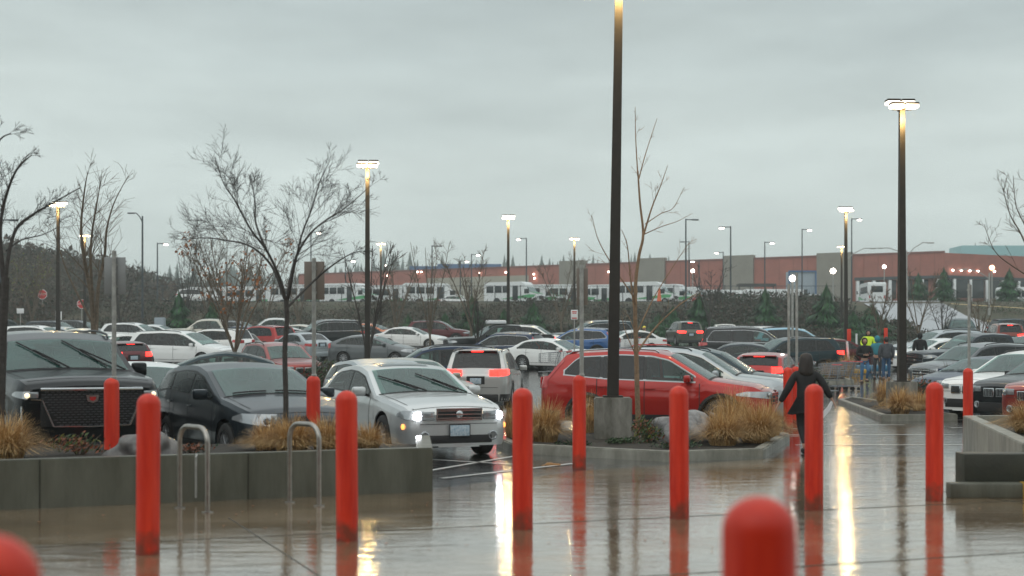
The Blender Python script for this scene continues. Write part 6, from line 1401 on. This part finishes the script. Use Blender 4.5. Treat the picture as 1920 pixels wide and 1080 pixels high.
    if hat:
        bm = bmesh.new(); bmesh.ops.create_uvsphere(bm, u_segments=18, v_segments=10, radius=1); bmesh.ops.delete(bm, geom=[v for v in bm.verts if v.co.z < -.2], context='VERTS')
        for v in bm.verts: v.co = V(v.co.x*.09, v.co.y*.108, v.co.z*.10)
        box(bm, (0, -.12, -.01), (.14, .08, .012), .004); bmesh.ops.translate(bm, verts=bm.verts, vec=H+V(0, .0, .045)); bobj('cap', bm, hat, o)
    return o
def J_std(**k):
    d = dict(hip=(0, 0, .95), spine=(0, 0, 1.12), chest=(0, 0, 1.33), neck=(0, 0, 1.50), head=(0, -.02, 1.61), Lsh=(-.20, 0, 1.42), Rsh=(.20, 0, 1.42), Lel=(-.27, .02, 1.13), Rel=(.27, .02, 1.13), Lw=(-.26, -.06, .88), Rw=(.26, -.06, .88),
      Lth=(-.10, 0, .82), Rth=(.10, 0, .82), Lkn=(-.11, -.02, .47), Rkn=(.11, -.02, .47), Lan=(-.11, .02, .09), Ran=(.11, .02, .09), Ltoe=(-.12, -.12, .045), Rtoe=(.12, -.12, .045))
    d.update(k); return d
# the woman is built facing -Y and turned away (yaw 180): image left is +X here
s_ = .93
Jw = J_std(hip=(0, 0, .84), spine=(0, -.0, 1.0), chest=(0, -.02, 1.18), neck=(0, -.03, 1.34), head=(0, -.05, 1.44), Lsh=(-.17, -.02, 1.27), Rsh=(.17, -.02, 1.27), Rel=(.29, .02, 1.03), Rw=(.42, -.02, .80), Lel=(-.29, .03, 1.05), Lw=(-.40, .0, .86),
   Rth=(.09, 0, .74), Lth=(-.09, -.02, .74), Rkn=(.08, -.02, .42), Ran=(.04, .16, .13), Rtoe=(.04, .06, .05), Lkn=(-.06, -.16, .45), Lan=(-.05, -.26, .09), Ltoe=(-.05, -.38, .06), curl=(0, -.3, -1), Ltd=(0, -1, 0), Rtd=(0, -1, 0))
wo_ = person(1512, 22.6, 174, 'woman seen from behind in a black jacket and leggings walking away with arms held out', Jw, 'cloth_black', 'cloth_black', hair=(.128, .125, .175, -.04), shoes='cloth_black', coat_len=.10, puff=1.04)
# flared hem of her jacket
bm = bmesh.new(); rings = []
for k in range(6):
    f = k/5; ring = []
    for q in range(24):
        a = q/24*6.283; rr = .15+.085*f; w = 1+.07*f*math.sin(a*5+1); ring.append(bm.verts.new(((rr+.03*f)*w*math.cos(a)+.02*f, rr*.78*w*math.sin(a), .90-.26*f-.02*math.sin(a*3))))
    rings.append(ring)
for a, b in zip(rings, rings[1:]):
    for q in range(24): bm.faces.new((a[q], a[(q+1) % 24], b[(q+1) % 24], b[q]))
bmesh.ops.solidify(bm, geom=bm.faces[:], thickness=.01); bobj('jacket_hem', bm, 'cloth_black', wo_, angle=80)
X, Y = at(1553, 22.5); bm = bmesh.new(); rr_ = random.Random(3)
pts = [(.06, .16), (.10, .17), (.05, .02), (-.06, -.11), (-.12, -.13), (-.10, -.04), (0, .06)]
for dy in (0, .018): pass
b1 = [bm.verts.new((x, rr_.uniform(-.01, .01), z)) for x, z in pts]; b2 = [bm.verts.new((x, .03+rr_.uniform(-.01, .01), z)) for x, z in pts]; n = len(pts)
bm.faces.new(b1); bm.faces.new(b2[::-1])
for i in range(n): bm.faces.new((b1[i], b1[(i+1) % n], b2[(i+1) % n], b2[i]))
bmesh.ops.recalc_face_normals(bm, faces=bm.faces[:]); bg_ = bobj('paper_bag', bm, 'bag_white', None, (X-.0, 22.55, .68), angle=60); tag(bg_, 'crumpled white paper held in the right hand of the woman in black', 'paper bag')
person(1621, 55.5, 4, 'man in a black hooded jacket and blue jeans walking forward, looking at his hands', J_std(Lel=(-.30, -.02, 1.12), Rel=(.30, -.02, 1.12), Lw=(-.09, -.24, 1.10), Rw=(.07, -.25, 1.09), Lpd=(.9, -.3, 0), Rpd=(-.9, -.3, 0), curl=(0, -.6, .6), Ltd=(0, 0, 1), Rtd=(0, 0, 1), Lkn=(-.11, -.05, .48), Rkn=(.10, -.16, .50), Ran=(.10, .05, .16), Rtoe=(.11, -.07, .09)), 'cloth_black', 'denim', hood='cloth_black', puff=1.28)
person(1628, 67.5, 0, 'person in a bright yellow high-visibility jacket behind the man in jeans', J_std(Lel=(-.32, 0, 1.16), Rel=(.32, 0, 1.16), Lw=(-.28, -.16, 1.0), Rw=(.28, -.16, 1.0)), 'hivis', 'cloth_black', hood='cloth_black', puff=1.3)
person(1662, 57.5, 176, 'person in a long grey coat and blue trousers seen from behind', J_std(), 'cloth_grey', 'denim_dark', hair=(.095, .11, .125, .01), coat_len=.14, puff=1.35)
person(1645, 58.3, 150, 'person in a teal jacket standing left of the one in the grey coat', J_std(Rel=(.26, -.10, 1.15), Rw=(.22, -.34, 1.08)), 'cloth_teal', 'cloth_grey', hood='cloth_teal', puff=1.15)
person(1725, 63, 175, 'person in a dark hooded coat between the parked cars on the right', J_std(), 'cloth_black', 'cloth_black', hood='cloth_black', puff=1.3)
person(1216, 85, -62, 'worker in a grey hooded sweater and yellow cap leaning forward to push carts', J_std(hip=(0, .10, .92), spine=(0, .03, 1.08), chest=(0, -.10, 1.26), neck=(0, -.22, 1.40), head=(0, -.30, 1.49), Lsh=(-.2, -.14, 1.34), Rsh=(.2, -.14, 1.34), Lel=(-.22, -.36, 1.14), Rel=(.22, -.36, 1.14), Lw=(-.18, -.60, 1.05), Rw=(.18, -.60, 1.05), Lth=(-.1, .08, .8), Rth=(.1, .1, .8), Rkn=(.1, .12, .46), Ran=(.1, .34, .12), Rtoe=(.1, .24, .06)), 'cloth_grey', 'denim', hat='cap_yellow', puff=1.2)
# ---------------------------------------------------------------- shopping carts
def cart_parts():
    out = []
    def add(n, bm, m): me = bm_mesh(bm, n, True, 30); me.materials.append(M_[m]); out.append((n, me))
    bm = bmesh.new()   # basket, wider at the handle (y = +)
    F = [(-.20, -.42, .55), (.20, -.42, .55), (.20, -.42, .92), (-.20, -.42, .92)]; B = [(-.27, .42, .50), (.27, .42, .50), (.27, .42, 1.0), (-.27, .42, 1.0)]
    def lerp(a, b, t): return tuple(a[i]+(b[i]-a[i])*t for i in range(3))
    for a in range(4):
        tube(bm, [F[a], F[(a+1) % 4]], .008, 4); tube(bm, [B[a], B[(a+1) % 4]], .008, 4); tube(bm, [F[a], B[a]], .008, 4)
    for k in range(1, 9):
        t = k/9; q = [lerp(F[i], B[i], t) for i in range(4)]; tube(bm, [q[3], q[0], q[1], q[2]], .0045, 3, cap=False)
    for k in range(1, 5):
        t = k/5
        for a, b in ((0, 3), (1, 2)): tube(bm, [lerp(F[a], F[b], t), lerp(B[a], B[b], t)], .0045, 3, cap=False)
        tube(bm, [lerp(F[0], F[1], t), lerp(B[0], B[1], t)], .0045, 3, cap=False); tube(bm, [lerp(F[0], F[1], t), lerp(F[3], F[2], t)], .0045, 3, cap=False); tube(bm, [lerp(B[0], B[1], t), lerp(B[3], B[2], t)], .0045, 3, cap=False)
    add('basket', bm, 'wire')
    bm = bmesh.new()
    for s in (-1, 1): tube(bm, [(s*.2, -.44, .13), (s*.24, .40, .16), (s*.26, .30, .50), (s*.27, .46, 1.0)], .014, 5)
    tube(bm, [(-.2, -.44, .13), (.2, -.44, .13)], .014, 5); tube(bm, [(-.24, .4, .16), (.24, .4, .16)], .014, 5)
    for k in range(5): tube(bm, [(-.16+.08*k, -.44, .13), (-.2+.1*k, .4, .16)], .006, 3, cap=False)
    add('frame', bm, 'wire')
    bm = bmesh.new(); tube(bm, [(-.29, .50, 1.02), (.29, .50, 1.02)], .022, 8); add('handle', bm, 'cart_red')
    for s in (-1, 1):
        for y in (-.40, .38):
            bm = bmesh.new(); lathe(bm, [(0, -.015), (.06, -.015), (.06, .015), (0, .015)], (s*.22, y, .062), 12, 'x'); add('wheel', bm, 'rubber')
    return out
CART = cart_parts()
def cart(px, D, yaw, label, x=None):
    X = XD(px, D) if x is None else x; t = empty('shopping_cart', (X, D, g(X, D)), R(yaw), label, 'shopping cart', 'shopping carts with red handles')
    for n, me in CART: obj(n, me, t)
cart(1586, 50.5, -80, 'rightmost of the nested shopping carts by the far curb')
cart(1573, 50.7, -80, 'shopping cart nested second from the right by the far curb'); cart(1560, 50.9, -80, 'shopping cart nested third from the right by the far curb')
cart(1546, 47.5, -70, 'loose shopping cart right of the head of the woman in black'); cart(1650, 60, 150, 'shopping cart pushed by the person in the teal jacket')
cart(1190, 83.6, -70, 'shopping cart pushed by the worker in the yellow cap'); cart(1182, 83.2, -70, 'second shopping cart ahead of the worker in the yellow cap'); cart(1048, 62, -80, 'shopping cart behind the red SUV roof left of the thick lamp post')
cart(1030, 61.5, -80, 'shopping cart beside the dark blue SUV rear bumper')
bm = bmesh.new(); tube(bm, [(-.9, 0, 0), (-.9, 0, .95), (-.7, 0, 1.05), (.7, 0, 1.05), (.9, 0, .95), (.9, 0, 0)], .03, 8); tag(bobj('cart_rail', bm, 'cart_red', loc=(XD(1222, 60), 60, g(0, 60)+.3)), 'dark red rail standing behind the light grey SUV roof', 'rail')
X, Y = at(1634, 63.5); bm = bmesh.new(); box(bm, (0, 0, .18), (1.5, .45, .3), .12); tag(bobj('wheel_stop', bm, 'cooler_blue', loc=(X, Y, g(X, Y))), 'blue padded curb stop behind the man in jeans', 'curb stop')
X, Y = at(1604, 62); bm = bmesh.new(); box(bm, (0, 0, .12), (.95, .2, .2), .05); tag(bobj('wheel_stop', bm, 'yellow_line', loc=(X, Y, g(X, Y))), 'yellow curb stop left of the man in jeans', 'curb stop')
for px, D, lab in [(1606, 72, 'thin white post left of the yellow-jacketed person'), (1594, 60, 'thin leaning white post left of the man in jeans'), (1689, 70, 'thin white post behind the second tall lamp post')]:
    X, Y = at(px, D); bm = bmesh.new(); tube(bm, [(0, 0, 0), (0, 0, 1.5)], .05, 8); o = bobj('marker_post', bm, 'sign_white', loc=(X, Y, g(X, Y))); o.rotation_euler = (0, R(-5 if px == 1594 else 0), 0); tag(o, lab, 'post')
for px, D, dz, lab in [(1592, 68, 0, 'red paddle on a leaning white post left of the man in jeans'), (1661, 70, 0, 'red paddle on a white post behind the couple')]:
    X, Y = at(px, D); t = empty('corral_sign', (X, Y, g(X, Y)), 0, lab, 'sign', 'red corral signs'); bm = bmesh.new(); tube(bm, [(0, .04, 0), (0, .04, 1.7)], .035, 8); bobj('post', bm, 'sign_white', t)
    bm = bmesh.new(); box(bm, (0, 0, 1.4), (.19, .04, .85), .018); bobj('sign_panel', bm, 'bollard_red', t)
# small street things
for px, D, lab, m in [(1033, 20.3, 'wet brown leaf heap beside the curb of the middle planter', 'grass_dark')]:
    X, Y = at(px, D); boulder(X, Y, .01, (.12, .08, .03), lab, 9, 'grass_dark')
# fallen leaves and debris on the wet plaza
r_ = random.Random(12); bm = bmesh.new()
for k in range(480):
    y = r_.uniform(9, 34) ; x = r_.uniform(-.38, .38)*y
    if 16.5 < y < 19 and x < -.9: continue
    if 21 < y < 26.7 and -.3 < x < 5: continue
    s = r_.uniform(.008, .028); a = r_.random()*6.28; bm.faces.new([bm.verts.new((x+s*math.cos(a+q)*(1 if i % 2 else .6), y+s*math.sin(a+q)*(1 if i % 2 else .6), .012)) for i, q in enumerate((0, 1.4, 3.1, 4.6))])
tag(bobj('fallen_leaves', bm, ['leaf_orange'], smooth=False), kind='stuff')
# roof cargo on the pickup and red roof bars
X, Y = at(930, 76); bm = bmesh.new(); box(bm, (0, 0, .1), (1.1, .8, .2), .06); tag(bobj('roof_cargo', bm, 'bag_white', loc=(X, Y, g(X, Y)+1.92)), 'white bundle strapped on the black pickup roof', 'cargo')
mat('shade_block_brown', (.10,.085,.07), .8)
# out-of-view store mass behind the viewer, added to darken reflections and camera-facing sides
bm = bmesh.new(); box(bm, (0, -12.5, 3.9), (80, 1, 7.8), .05); box(bm, (0, -8.5, 6.4), (80, 7, .8), .05)
for k in range(8): box(bm, (-35+k*10, -5.3, 3), (.5, .5, 6), .03)
o = bobj('store_shade_block', bm, 'shade_block_brown'); tag(o, kind='structure')
# ---------------------------------------------------------------- haze
bm = bmesh.new(); box(bm, (0, 700, 44), (1400, 1500, 96)); hz = bobj('haze', bm, [], smooth=False); hz['kind'] = 'stuff'
hm = bpy.data.materials.new('haze'); hm.use_nodes = True; t = hm.node_tree; t.nodes.clear(); oo = t.nodes.new('ShaderNodeOutputMaterial'); pv = t.nodes.new('ShaderNodeVolumePrincipled')
pv.inputs['Color'].default_value = (.80, .88, .87, 1); pv.inputs['Density'].default_value = .00065; pv.inputs['Anisotropy'].default_value = .0; t.links.new(pv.outputs[0], oo.inputs['Volume']); hz.data.materials.append(hm)
S.cycles.volume_bounces = 1
